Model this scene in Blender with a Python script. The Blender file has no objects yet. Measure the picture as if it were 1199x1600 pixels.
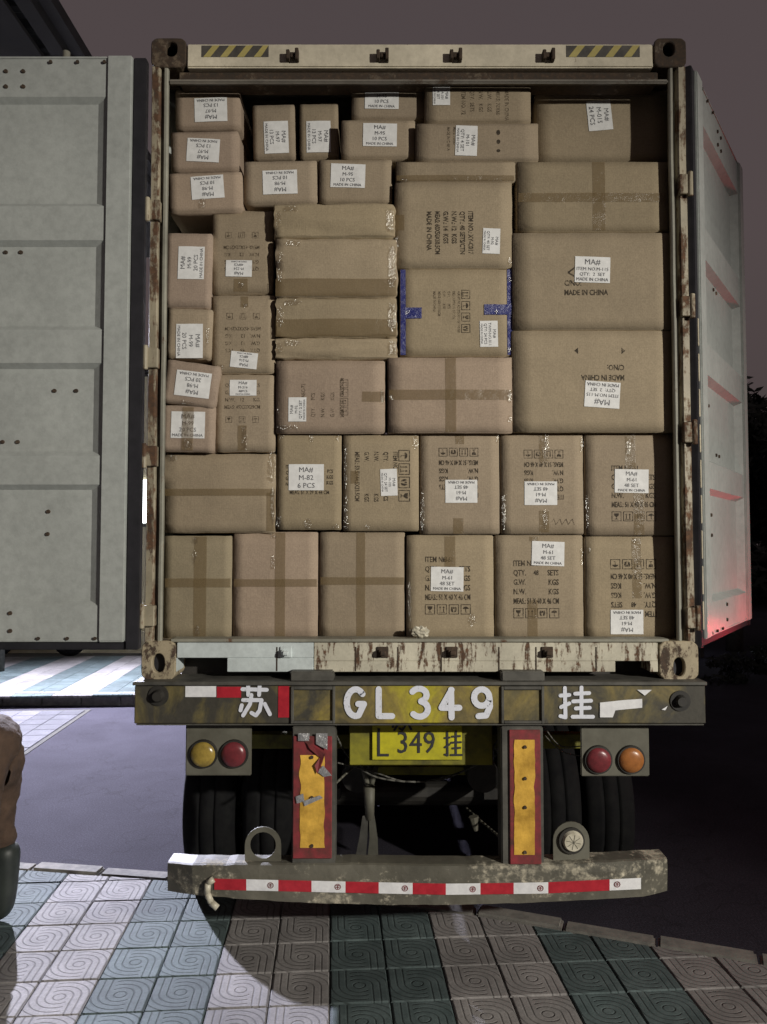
import bpy, bmesh, math, random
from mathutils import Vector, Matrix, noise
rnd = random.Random(7)
S = bpy.context.scene
COL = S.collection
R = math.radians
# ------------------------------------------------------------------ camera
F_PX, CAM, PITCH = 1202.0, Vector((-0.16, -3.41, 2.03)), R(2.5)
cd = bpy.data.cameras.new('camera'); cam = bpy.data.objects.new('camera', cd); COL.objects.link(cam)
cd.sensor_fit = 'HORIZONTAL'; cd.sensor_width = 36; cd.lens = F_PX / 1199 * 36
cd.clip_start = .05; cd.clip_end = 2000
cam.location = CAM; cam.rotation_euler = (R(90) + PITCH, 0, 0)
S.camera = cam
# ------------------------------------------------------------------ night sky
w = bpy.data.worlds.new('World'); S.world = w; w.use_nodes = True
wn = w.node_tree; bg = wn.nodes['Background']
tc = wn.nodes.new('ShaderNodeTexCoord'); sp = wn.nodes.new('ShaderNodeSeparateXYZ')
rp = wn.nodes.new('ShaderNodeValToRGB')
wn.links.new(tc.outputs['Generated'], sp.inputs[0]); wn.links.new(sp.outputs['Z'], rp.inputs[0])
e = rp.color_ramp.elements
e[0].position = 0.0; e[0].color = (.062, .047, .047, 1)
e[1].position = 1.0; e[1].color = (.066, .054, .058, 1)
k = rp.color_ramp.elements.new(.35); k.color = (.083, .064, .065, 1)
wn.links.new(rp.outputs[0], bg.inputs[0]); bg.inputs[1].default_value = 1.0
# ------------------------------------------------------------------ lamps
def lamp(name, loc, watt, col, size, kind='POINT', target=None, angle=None):
    d = bpy.data.lights.new(name, kind); d.energy = watt; d.color = col
    d.shadow_soft_size = size
    o = bpy.data.objects.new(name, d); COL.objects.link(o); o.location = loc
    if target:
        o.rotation_euler = (Vector(target) - Vector(loc)).to_track_quat('-Z', 'Y').to_euler()
    if angle: d.spot_size = R(angle); d.spot_blend = 1.0
    return o
lamp('yard_lamp_light', (6.6, -6.9, 4.3), 4050, (1, .955, .86), .12, 'SPOT', (-2.7, 0, .75), 58)            # warm lamp behind the photographer, right
lamp('street_lamp_light', (-5.5, 8.2, 5.33), 14500, (.81, .82, 1.0), .07, 'SPOT', (-1.3, -.2, 0), 150)       # cool lamp beyond the truck, left
lamp('red_tail_light', (2.75, 1.72, .95), 60, (1, .05, .08), .05, 'SPOT', (1.5, .4, 3.7), 62)
lamp('red_marker_light', (2.0, .66, 1.56), 3.2, (1, .05, .08), .04)              # a vehicle's red light right of the door
S.view_settings.view_transform = 'Standard'; S.view_settings.look = 'None'
S.view_settings.exposure = 0; S.view_settings.gamma = 1
S.view_settings.use_curve_mapping = False
S.render.engine = 'CYCLES'
S.cycles.max_bounces = 6; S.cycles.transparent_max_bounces = 12
S.cycles.sample_clamp_indirect = 3; S.cycles.use_denoising = True
try: S.cycles.denoiser = 'OPENIMAGEDENOISE'
except Exception: pass

# ------------------------------------------------------------------ geometry of the photograph
def W(px, py, Y):
    dx = (px - 599.5) / F_PX; dy = (800 - py) / F_PX
    c, s = math.cos(PITCH), math.sin(PITCH)
    t = (Y - CAM.y) / (c - s * dy)
    return Vector((CAM.x + dx * t, Y, CAM.z + (s + c * dy) * t))
def G(px, py, z=0.0):
    dx = (px - 599.5) / F_PX; dy = (800 - py) / F_PX
    c, s = math.cos(PITCH), math.sin(PITCH)
    t = (z - CAM.z) / (s + c * dy)
    return Vector((CAM.x + dx * t, CAM.y + (c - s * dy) * t, z))
def rect(x0, y0, x1, y1, Y):
    a, b, c_, d = W(x0, y0, Y), W(x1, y0, Y), W(x0, y1, Y), W(x1, y1, Y)
    return (a.x + c_.x) / 2, (b.x + d.x) / 2, (c_.z + d.z) / 2, (a.z + b.z) / 2

# ------------------------------------------------------------------ materials
def N(nt, t, **kw):
    n = nt.nodes.new('ShaderNode' + t)
    for k_, v in kw.items():
        if k_ in ('operation', 'blend_type', 'data_type', 'attribute_name', 'wave_type', 'bands_direction', 'feature', 'use_clamp', 'noise_dimensions', 'distance'): setattr(n, k_, v)
        else: n.inputs[k_].default_value = v
    return n
def newmat(name, rough=.7, metal=0.0, col=(.5, .5, .5), spec=.5):
    m = bpy.data.materials.new(name); m.use_nodes = True
    b = m.node_tree.nodes['Principled BSDF']
    b.inputs['Base Color'].default_value = (*col, 1); b.inputs['Roughness'].default_value = rough
    b.inputs['Metallic'].default_value = metal; b.inputs['Specular IOR Level'].default_value = spec
    return m, m.node_tree, b
def coords(nt, kind='Object', scale=(1, 1, 1)):
    t = nt.nodes.new('ShaderNodeTexCoord'); mp = nt.nodes.new('ShaderNodeMapping')
    mp.inputs['Scale'].default_value = scale
    if kind == 'World':
        g = nt.nodes.new('ShaderNodeNewGeometry'); nt.links.new(g.outputs['Position'], mp.inputs[0])
    else: nt.links.new(t.outputs[kind], mp.inputs[0])
    return mp.outputs[0]
def noise_tex(nt, vec, scale, detail=5, rough=.6, dist=0.0):
    n = nt.nodes.new('ShaderNodeTexNoise'); n.inputs['Scale'].default_value = scale
    n.inputs['Detail'].default_value = detail; n.inputs['Roughness'].default_value = rough
    n.inputs['Distortion'].default_value = dist
    nt.links.new(vec, n.inputs['Vector']); return n.outputs['Fac']
def ramp(nt, fac, stops):
    r = nt.nodes.new('ShaderNodeValToRGB'); nt.links.new(fac, r.inputs[0])
    el = r.color_ramp.elements
    while len(el) > 1: el.remove(el[-1])
    for i, (p, c) in enumerate(stops):
        q = el[0] if i == 0 else el.new(p)
        q.position = p; q.color = (*c, 1) if len(c) == 3 else c
    return r.outputs[0]
def grey(v): return (v, v, v)
def mixc(nt, fac, a, b, mode='MIX'):
    m = nt.nodes.new('ShaderNodeMix'); m.data_type = 'RGBA'; m.blend_type = mode
    for s_, v in ((0, fac), (6, a), (7, b)):
        if hasattr(v, 'is_output') or isinstance(v, bpy.types.NodeSocket): nt.links.new(v, m.inputs[s_])
        elif s_ == 0: m.inputs[0].default_value = v
        else: m.inputs[s_].default_value = (*v, 1)
    return m.outputs[2]
def math_(nt, op, a, b=None, c=None):
    m = nt.nodes.new('ShaderNodeMath'); m.operation = op
    for i, v in enumerate((a, b, c)):
        if v is None: continue
        if isinstance(v, bpy.types.NodeSocket): nt.links.new(v, m.inputs[i])
        else: m.inputs[i].default_value = v
    return m.outputs[0]
def bump(nt, b, h, strength=.3, dist=.01, prev=None):
    n = nt.nodes.new('ShaderNodeBump'); n.inputs['Strength'].default_value = strength
    n.inputs['Distance'].default_value = dist
    nt.links.new(h, n.inputs['Height'])
    if prev: nt.links.new(prev, n.inputs['Normal'])
    nt.links.new(n.outputs[0], b.inputs['Normal']); return n.outputs[0]

def mat_card():
    m, nt, b = newmat('corrugated_cardboard', .82, spec=.25)
    oi = nt.nodes.new('ShaderNodeObjectInfo'); v = coords(nt, 'Object')
    n1 = noise_tex(nt, v, 5, 4, .6); n2 = noise_tex(nt, coords(nt, 'Object', (1, 1, 14)), 14, 5, .7); n3 = noise_tex(nt, v, 160, 2, .5)
    c = mixc(nt, 1.0, oi.outputs['Color'], ramp(nt, n1, [(.25, grey(.88)), (.75, grey(1.08))]), 'MULTIPLY')
    c = mixc(nt, 1.0, c, ramp(nt, n2, [(.3, grey(.95)), (.7, grey(1.04))]), 'MULTIPLY')
    c = mixc(nt, 1.0, c, ramp(nt, n3, [(.35, grey(.90)), (.65, grey(1.06))]), 'MULTIPLY')
    nt.links.new(c, b.inputs['Base Color'])
    wv = nt.nodes.new('ShaderNodeTexWave'); wv.inputs['Scale'].default_value = 38; wv.inputs['Distortion'].default_value = 1.2
    wv.inputs['Detail Scale'].default_value = .6
    nt.links.new(v, wv.inputs[0])
    p = bump(nt, b, wv.outputs['Fac'], .05, .002)
    p = bump(nt, b, noise_tex(nt, v, 9, 5, .65, .4), .35, .012, p)
    bump(nt, b, n3, .08, .002, p)
    return m
def mat_tape(name, col, alpha, rough=.16, wr=.6, wscale=22):
    m, nt, b = newmat(name, rough, col=col, spec=.6)
    b.inputs['Alpha'].default_value = alpha
    v = coords(nt, 'World')
    p = bump(nt, b, noise_tex(nt, v, wscale, 6, .7, 1.5), wr, .01)
    bump(nt, b, noise_tex(nt, v, 130, 3, .7), wr * .4, .002, p)
    return m
def mat_glint():
    m = bpy.data.materials.new('wrinkled_clear_tape'); m.use_nodes = True; nt = m.node_tree
    nt.nodes.remove(nt.nodes['Principled BSDF']); out = nt.nodes['Material Output']
    t = nt.nodes.new('ShaderNodeBsdfTransparent'); t.inputs[0].default_value = (.94, .92, .88, 1)
    g = nt.nodes.new('ShaderNodeBsdfGlossy'); g.inputs['Color'].default_value = (.95, .95, .92, 1); g.inputs['Roughness'].default_value = .2
    x = nt.nodes.new('ShaderNodeMixShader'); x.inputs[0].default_value = .15
    nt.links.new(t.outputs[0], x.inputs[1]); nt.links.new(g.outputs[0], x.inputs[2]); nt.links.new(x.outputs[0], out.inputs[0])
    b = nt.nodes.new('ShaderNodeBump'); b.inputs['Strength'].default_value = .8; b.inputs['Distance'].default_value = .004
    nt.links.new(noise_tex(nt, coords(nt, 'World'), 90, 4, .7, 1.0), b.inputs['Height']); nt.links.new(b.outputs[0], g.inputs['Normal'])
    return m
def mat_paper():
    m, nt, b = newmat('label_paper', .6)
    n = noise_tex(nt, coords(nt, 'World'), 30, 4)
    nt.links.new(ramp(nt, n, [(.3, (.66, .66, .65)), (.7, (.80, .80, .79))]), b.inputs['Base Color'])
    bump(nt, b, n, .15, .004); return m
def mat_ink(name, col, keep=.5, scale=70):
    m, nt, b = newmat(name, .7, col=col, spec=.2)
    n = noise_tex(nt, coords(nt, 'World'), scale, 4, .7)
    nt.links.new(ramp(nt, n, [(keep - .14, grey(.25)), (keep + .05, grey(.95))]), b.inputs['Alpha']); return m
def mat_rusty(name, paint, rust=(.10, .052, .028), amount=.5, scale=4, streak=3.0, rough=.55, dirt=.5, metal=0.0, dark=(.03, .025, .02)):
    """chipped paint over rust; rust runs drawn out downwards"""
    m, nt, b = newmat(name, rough, metal)
    v = coords(nt, 'World'); vs = coords(nt, 'World', (streak, streak, 1))
    a = noise_tex(nt, vs, scale, 8, .68, .3); fine = noise_tex(nt, v, scale * 9, 6, .7)
    f = math_(nt, 'ADD', math_(nt, 'MULTIPLY', a, .72), math_(nt, 'MULTIPLY', fine, .28))
    t = .70 - amount * .32
    mask = ramp(nt, f, [(t - .03, grey(0)), (t + .03, grey(1))])
    rc = ramp(nt, fine, [(.3, dark), (.55, rust), (.75, tuple(min(1, x * 1.9) for x in rust))])
    blot = noise_tex(nt, v, 2.3, 6, .65)
    pc = mixc(nt, 1.0, paint, ramp(nt, blot, [(.3, grey(1 - dirt * .6)), (.65, grey(1.05))]), 'MULTIPLY')
    pc = mixc(nt, 1.0, pc, ramp(nt, fine, [(.3, grey(.86)), (.6, grey(1.04))]), 'MULTIPLY')
    nt.links.new(mixc(nt, mask, pc, rc), b.inputs['Base Color'])
    nt.links.new(ramp(nt, mask, [(0, grey(rough)), (1, grey(.9))]), b.inputs['Roughness'])
    p = bump(nt, b, mask, -.4, .002); p = bump(nt, b, noise_tex(nt, v, 1.6, 3, .5), .35, .03, p); bump(nt, b, fine, .25, .004, p)
    return m
def mat_sill():
    m = mat_rusty('sill_paint_flaking', (.62, .58, .46), amount=.50, scale=5.5, streak=5.5, dirt=.7)
    return m
def mat_beam():
    m, nt, b = newmat('beam_olive_paint', .6)
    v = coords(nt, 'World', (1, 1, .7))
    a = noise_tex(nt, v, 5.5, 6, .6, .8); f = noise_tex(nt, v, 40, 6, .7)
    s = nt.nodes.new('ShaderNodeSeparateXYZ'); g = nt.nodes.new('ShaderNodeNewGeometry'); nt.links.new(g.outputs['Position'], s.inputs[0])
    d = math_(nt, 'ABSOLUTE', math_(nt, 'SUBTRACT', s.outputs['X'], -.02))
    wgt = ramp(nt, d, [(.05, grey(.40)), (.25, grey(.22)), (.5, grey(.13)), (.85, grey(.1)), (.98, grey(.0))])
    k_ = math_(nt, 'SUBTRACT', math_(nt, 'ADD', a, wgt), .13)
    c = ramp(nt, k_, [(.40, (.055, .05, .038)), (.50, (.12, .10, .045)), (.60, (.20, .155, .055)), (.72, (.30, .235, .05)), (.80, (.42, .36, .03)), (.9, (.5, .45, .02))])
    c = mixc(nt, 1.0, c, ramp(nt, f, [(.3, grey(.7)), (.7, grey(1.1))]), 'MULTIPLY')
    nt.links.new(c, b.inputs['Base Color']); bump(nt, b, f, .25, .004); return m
def mat_plain(name, c0, c1, scale=20, rough=.7, metal=0, bmp=.2, bd=.005, spec=.5, stretch=(1, 1, 1), kind='World'):
    m, nt, b = newmat(name, rough, metal, spec=spec)
    n = noise_tex(nt, coords(nt, kind, stretch), scale, 7, .65)
    nt.links.new(ramp(nt, n, [(.32, c0), (.68, c1)]), b.inputs['Base Color'])
    bump(nt, b, n, bmp, bd); return m
def mat_tile(name, c0, c1, relief=1.0):
    """embossed paving tile: a round boss, swirling grooves that run out straight to two sides"""
    m, nt, b = newmat(name, .75, spec=.35)
    uv = nt.nodes.new('ShaderNodeUVMap'); s = nt.nodes.new('ShaderNodeSeparateXYZ')
    nt.links.new(uv.outputs[0], s.inputs[0])
    u = math_(nt, 'MULTIPLY_ADD', s.outputs['X'], 2, -1); v = math_(nt, 'MULTIPLY_ADD', s.outputs['Y'], 2, -1)
    r = math_(nt, 'SQRT', math_(nt, 'ADD', math_(nt, 'POWER', math_(nt, 'ABSOLUTE', u), 2.0), math_(nt, 'POWER', math_(nt, 'ABSOLUTE', math_(nt, 'MULTIPLY', v, 1.15)), 2.0)))
    au = math_(nt, 'ABSOLUTE', u)
    q = math_(nt, 'GREATER_THAN', math_(nt, 'ADD', math_(nt, 'MULTIPLY', u, math_(nt, 'SIGN', v)), .30), 0.0)
    d = math_(nt, 'ADD', math_(nt, 'MULTIPLY', q, r), math_(nt, 'MULTIPLY', math_(nt, 'SUBTRACT', 1.0, q), au))
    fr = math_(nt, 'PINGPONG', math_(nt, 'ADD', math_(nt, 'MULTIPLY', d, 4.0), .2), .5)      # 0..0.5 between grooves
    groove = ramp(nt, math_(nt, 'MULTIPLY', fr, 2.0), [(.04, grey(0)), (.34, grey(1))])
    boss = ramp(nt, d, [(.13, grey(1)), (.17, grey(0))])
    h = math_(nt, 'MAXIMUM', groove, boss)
    n = noise_tex(nt, coords(nt, 'World'), 9, 7, .7); n2 = noise_tex(nt, coords(nt, 'World'), 90, 4, .7)
    c = ramp(nt, n, [(.3, c0), (.7, c1)])
    c = mixc(nt, 1.0, c, ramp(nt, n2, [(.3, grey(.8)), (.7, grey(1.12))]), 'MULTIPLY')
    oi = nt.nodes.new('ShaderNodeObjectInfo')
    c = mixc(nt, 1.0, c, ramp(nt, oi.outputs['Random'], [(0, grey(.82)), (1, grey(1.08))]), 'MULTIPLY')
    c = mixc(nt, 1.0, c, ramp(nt, noise_tex(nt, coords(nt, 'World'), 1.7, 5, .6), [(.35, grey(.72)), (.6, grey(1.08))]), 'MULTIPLY')
    c = mixc(nt, 1.0, c, ramp(nt, h, [(0, grey(.60)), (1, grey(1.0))]), 'MULTIPLY')   # occlusion shade of the grooves put into the colour
    nt.links.new(c, b.inputs['Base Color'])
    p = bump(nt, b, h, .5 * relief, .005); bump(nt, b, n2, .2, .003, p)
    return m
def mat_road():
    m, nt, b = newmat('asphalt_road', .9, spec=.12)
    v = coords(nt, 'World'); big = noise_tex(nt, v, 1.1, 6, .62, .3); fine = noise_tex(nt, v, 85, 3, .8); mid = noise_tex(nt, coords(nt, 'World', (.5, 1.6, 1)), 7, 6, .7)
    c = ramp(nt, big, [(.3, (.034, .031, .042)), (.7, (.054, .050, .066))])
    c = mixc(nt, 1.0, c, ramp(nt, fine, [(.3, grey(.60)), (.55, grey(1.0)), (.72, grey(1.7))]), 'MULTIPLY')
    c = mixc(nt, ramp(nt, mid, [(.66, grey(0)), (.72, grey(.55))]), c, (.075, .072, .085))
    vo = nt.nodes.new('ShaderNodeTexVoronoi'); vo.feature = 'DISTANCE_TO_EDGE'; vo.inputs['Scale'].default_value = .55
    ds = nt.nodes.new('ShaderNodeVectorMath'); ds.operation = 'ADD'; nt.links.new(v, ds.inputs[0])
    nz = nt.nodes.new('ShaderNodeTexNoise'); nz.inputs['Scale'].default_value = 3; nt.links.new(v, nz.inputs['Vector']); nt.links.new(nz.outputs['Color'], ds.inputs[1]); nt.links.new(ds.outputs[0], vo.inputs['Vector'])
    c = mixc(nt, ramp(nt, vo.outputs['Distance'], [(.002, grey(.3)), (.006, grey(0))]), c, (.012, .011, .012))
    nt.links.new(c, b.inputs['Base Color']); p = bump(nt, b, fine, .6, .006); bump(nt, b, big, .3, .03, p); return m
def mat_emit(name, col, st):
    m, nt, b = newmat(name, .5, col=(.1, .1, .1)); b.inputs['Emission Color'].default_value = (*col, 1)
    b.inputs['Emission Strength'].default_value = st; return m

M = dict(
    card=mat_card(),
    tape=mat_tape('clear_brown_tape', (.22, .155, .075), .42, .22, .35),
    glint=mat_glint(),
    blue=mat_tape('blue_tape', (.025, .03, .16), 1, .3, .7),
    paper=mat_paper(),
    ink=mat_ink('faded_print_ink', (.045, .035, .025), .5),
    pale_ink=mat_ink('worn_print_ink', (.075, .056, .036), .56),
    black=newmat('black_text_ink', .6, col=(.03, .03, .035))[0],
    lab_ink=newmat('label_text_ink', .6, col=(.13, .13, .14))[0],
    header=mat_rusty('header_cream_paint', (.74, .67, .52), amount=.24, scale=3.5, dirt=.7),
    post=mat_rusty('post_cream_paint_worn', (.40, .35, .25), amount=.62, scale=3.2, streak=4, dirt=.8),
    postin=mat_rusty('post_grey_green_paint', (.30, .29, .235), amount=.28, scale=3, streak=5, dirt=.8),
    lip=mat_rusty('lip_grimy_paint', (.20, .18, .15), rust=(.07, .05, .035), amount=.4, scale=4, streak=.5, dirt=.7),
    rust=mat_rusty('rusty_corner_steel', (.16, .12, .08), rust=(.055, .035, .022), amount=.85, scale=6, streak=1.2, dirt=.6),
    cast=mat_rusty('bottom_corner_paint', (.44, .37, .25), rust=(.07, .045, .03), amount=.55, scale=9, streak=1.8, dirt=.6),
    sill=mat_sill(),
    sillpale=mat_rusty('sill_pale_blue_repaint', (.58, .64, .64), amount=.08, scale=4, dirt=.45),
    doorp=mat_rusty('door_grey_paint', (.405, .425, .405), rust=(.12, .10, .07), amount=-.12, scale=3, streak=2, rough=.42, dirt=.22),
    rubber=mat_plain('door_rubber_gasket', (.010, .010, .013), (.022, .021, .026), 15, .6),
    dark=mat_plain('dark_backing', (.02, .018, .016), (.045, .04, .035), 6, .7),
    wood=mat_plain('plywood_floor', (.07, .05, .03), (.12, .08, .05), 6, .8),
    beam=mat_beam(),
    steel=mat_plain('chassis_grey_paint', (.045, .043, .037), (.115, .11, .095), 9, .6, 0, .3),
    steeld=mat_plain('chassis_dark_grease', (.012, .011, .010), (.035, .032, .027), 12, .6, 0, .3),
    yellowd=mat_plain('cross_member_yellow_paint', (.07, .065, .015), (.27, .25, .02), 8, .6),
    bracket=mat_plain('lamp_bracket_olive', (.085, .08, .06), (.145, .14, .11), 8, .6),
    bumper=mat_rusty('bumper_worn_paint', (.15, .14, .11), rust=(.33, .30, .23), amount=.42, scale=4, streak=.5, dirt=.9, dark=(.24, .22, .17)),
    white=newmat('white_stencil_paint', .6, col=(.68, .69, .74))[0],
    retro_r=mat_plain('reflector_red', (.34, .018, .03), (.50, .03, .045), 25, .3, 0, .1),
    retro_w=mat_plain('reflector_white', (.66, .66, .68), (.84, .84, .85), 30, .35, 0, .1),
    retro_rd=mat_plain('reflector_red_dirty', (.09, .035, .03), (.30, .04, .05), 14, .45, 0, .4),
    retro_y=mat_plain('reflector_amber', (.36, .20, .03), (.86, .52, .09), 9, .35, 0, .5, .01),
    plate=mat_plain('number_plate_yellow', (.36, .33, .02), (.66, .60, .02), 9, .5),
    foil=mat_plain('peeled_foil', (.40, .41, .42), (.8, .8, .8), 30, .25, .6, .8, .01),
    tyre=mat_plain('tyre_rubber', (.005, .005, .006), (.011, .011, .011), 14, .9, 0, .3, .005, .15),
    rim=mat_plain('wheel_rim_paint', (.08, .08, .08), (.18, .17, .16), 10, .6),
    lens_r=mat_plain('lamp_lens_red', (.10, .022, .026), (.22, .035, .042), 25, .3),
    lens_o=mat_plain('lamp_lens_orange', (.26, .10, .03), (.42, .16, .045), 25, .3),
    lens_y=mat_plain('lamp_lens_yellow', (.20, .14, .03), (.38, .27, .06), 25, .25),
    lens_w=mat_plain('lamp_lens_milky', (.40, .37, .28), (.62, .58, .47), 40, .4),
    hz_y=mat_plain('hazard_yellow', (.36, .30, .10), (.50, .42, .15), 14, .6),
    hz_k=mat_plain('hazard_black', (.045, .042, .038), (.11, .10, .085), 14, .6),
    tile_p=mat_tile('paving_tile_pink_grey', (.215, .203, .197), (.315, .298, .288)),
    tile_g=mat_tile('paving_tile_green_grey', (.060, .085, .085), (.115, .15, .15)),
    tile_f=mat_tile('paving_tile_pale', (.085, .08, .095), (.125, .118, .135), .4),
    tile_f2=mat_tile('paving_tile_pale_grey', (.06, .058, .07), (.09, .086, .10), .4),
    joint=mat_plain('dirty_joint_sand', (.03, .028, .025), (.07, .065, .055), 30, .9),
    asphalt=mat_road(),
    kerb=mat_plain('kerb_concrete', (.13, .125, .115), (.24, .225, .20), 16, .85, 0, .4),
    wall=mat_plain('cream_wall', (.55, .48, .30), (.68, .61, .42), 5, .85),
    leaf=mat_plain('dark_leaves', (.006, .010, .005), (.014, .021, .009), 3, .6),
    bark=mat_plain('tree_bark', (.03, .024, .018), (.08, .065, .05), 14, .9, 0, .6, .02),
    canopy=mat_plain('canopy_sheet', (.014, .012, .011), (.035, .03, .028), 1.2, .8),
    skin=newmat('person_skin', .55, col=(.36, .21, .14))[0],
    trouser=mat_plain('brown_trouser_cloth', (.042, .025, .016), (.09, .054, .035), 14, .9, 0, .6, .02),
    boot=mat_plain('dark_green_boot', (.016, .020, .018), (.035, .042, .036), 10, .5),
    jacket=mat_plain('dark_jacket', (.03, .03, .04), (.06, .06, .07), 14, .9),
    hair=mat_plain('black_hair', (.008, .007, .006), (.02, .018, .016), 60, .6),
    scoot=newmat('dark_scooter_paint', .35, col=(.02, .02, .03))[0],
    lit=mat_emit('lit_panel_white', (.95, .98, 1.0), 6),
    litsign=mat_emit('lit_sign_face', (.80, .88, 1.0), 1.4),
    signblue=newmat('sign_blue_print', .5, col=(.03, .08, .5))[0],
)
# ------------------------------------------------------------------ object helpers
def tag(o, label=None, cat=None, group=None, kind=None):
    for k_, v in (('label', label), ('category', cat), ('group', group), ('kind', kind)):
        if v: o[k_] = v
    return o
def empty(name, loc=(0, 0, 0), rot=(0, 0, 0)):
    o = bpy.data.objects.new(name, None); COL.objects.link(o); o.location = loc; o.rotation_euler = rot
    o.empty_display_size = .1; return o
def link(name, mesh, parent=None, mats=None):
    o = bpy.data.objects.new(name, mesh); COL.objects.link(o)
    if parent: o.parent = parent
    return o
def finish(name, bm, mats, parent=None, smooth=False, bev=0.0, seg=1):
    if bev > 0:
        ed = [e_ for e_ in bm.edges if len(e_.link_faces) == 2 and e_.calc_face_angle(0) > .5]
        bmesh.ops.bevel(bm, geom=ed, offset=bev, segments=seg, affect='EDGES', clamp_overlap=True)
    me = bpy.data.meshes.new(name); bm.to_mesh(me); bm.free()
    for m_ in (mats if isinstance(mats, (list, tuple)) else [mats]): me.materials.append(m_)
    if smooth: me.polygons.foreach_set('use_smooth', [True] * len(me.polygons))
    return link(name, me, parent)
def pyd(name, v, f, mat, parent=None, smooth=False):
    me = bpy.data.meshes.new(name); me.from_pydata(v, [], f); me.update()
    me.materials.append(mat)
    if smooth: me.polygons.foreach_set('use_smooth', [True] * len(me.polygons))
    return link(name, me, parent)
def bbox(bm, x0, x1, y0, y1, z0, z1, T=None, mi=0):
    p = [Vector((x, y, z)) for x in (x0, x1) for y in (y0, y1) for z in (z0, z1)]
    if T: p = [T(q) for q in p]
    v = [bm.verts.new(q) for q in p]
    fs = []
    for f in ((0, 1, 3, 2), (4, 6, 7, 5), (0, 4, 5, 1), (2, 3, 7, 6), (0, 2, 6, 4), (1, 5, 7, 3)):
        q = bm.faces.new([v[i] for i in f]); q.material_index = mi; fs.append(q)
    return fs
def boxobj(name, x0, x1, y0, y1, z0, z1, mat, parent=None, bev=0.0, seg=1):
    bm = bmesh.new(); bbox(bm, x0, x1, y0, y1, z0, z1)
    bmesh.ops.recalc_face_normals(bm, faces=bm.faces)
    return finish(name, bm, mat, parent, bev=bev, seg=seg)
def cyl(bm, a, b, r, r2=None, n=12, cap=True):
    a, b = Vector(a), Vector(b); r2 = r if r2 is None else r2
    d = (b - a).normalized(); q = d.orthogonal().normalized(); s = d.cross(q)
    A = [bm.verts.new(a + (q * math.cos(t) + s * math.sin(t)) * r) for t in [2 * math.pi * i / n for i in range(n)]]
    B = [bm.verts.new(b + (q * math.cos(t) + s * math.sin(t)) * r2) for t in [2 * math.pi * i / n for i in range(n)]]
    for i in range(n): bm.faces.new((A[i], A[(i + 1) % n], B[(i + 1) % n], B[i]))
    if cap: bm.faces.new(A[::-1]); bm.faces.new(B)
def tube(bm, pts, r, n=6):
    for a, b in zip(pts, pts[1:]): cyl(bm, a, b, r, n=n)
# ---------------- text (flat print), as triangles in 2D
_tc = {}
def text2d(s, bold=0.0):
    key = (s, bold)
    if key in _tc: return _tc[key]
    c = bpy.data.curves.new('t', 'FONT'); c.body = s; c.size = 1; c.resolution_u = 2; c.offset = bold
    c.align_x = 'CENTER'; c.align_y = 'CENTER'
    o = bpy.data.objects.new('t', c); COL.objects.link(o)
    dg = bpy.context.evaluated_depsgraph_get(); dg.update()
    ev = o.evaluated_get(dg); me = ev.to_mesh()
    v = [(q.co.x, q.co.y) for q in me.vertices]; f = [tuple(p.vertices) for p in me.polygons]
    ev.to_mesh_clear(); bpy.data.objects.remove(o); bpy.data.curves.remove(c)
    if v:
        x0, x1 = min(q[0] for q in v), max(q[0] for q in v)
        v = [(q[0] - (x0 + x1) / 2, q[1]) for q in v]
    _tc[key] = (v, f, (x1 - x0) if v else 0); return _tc[key]
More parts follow.
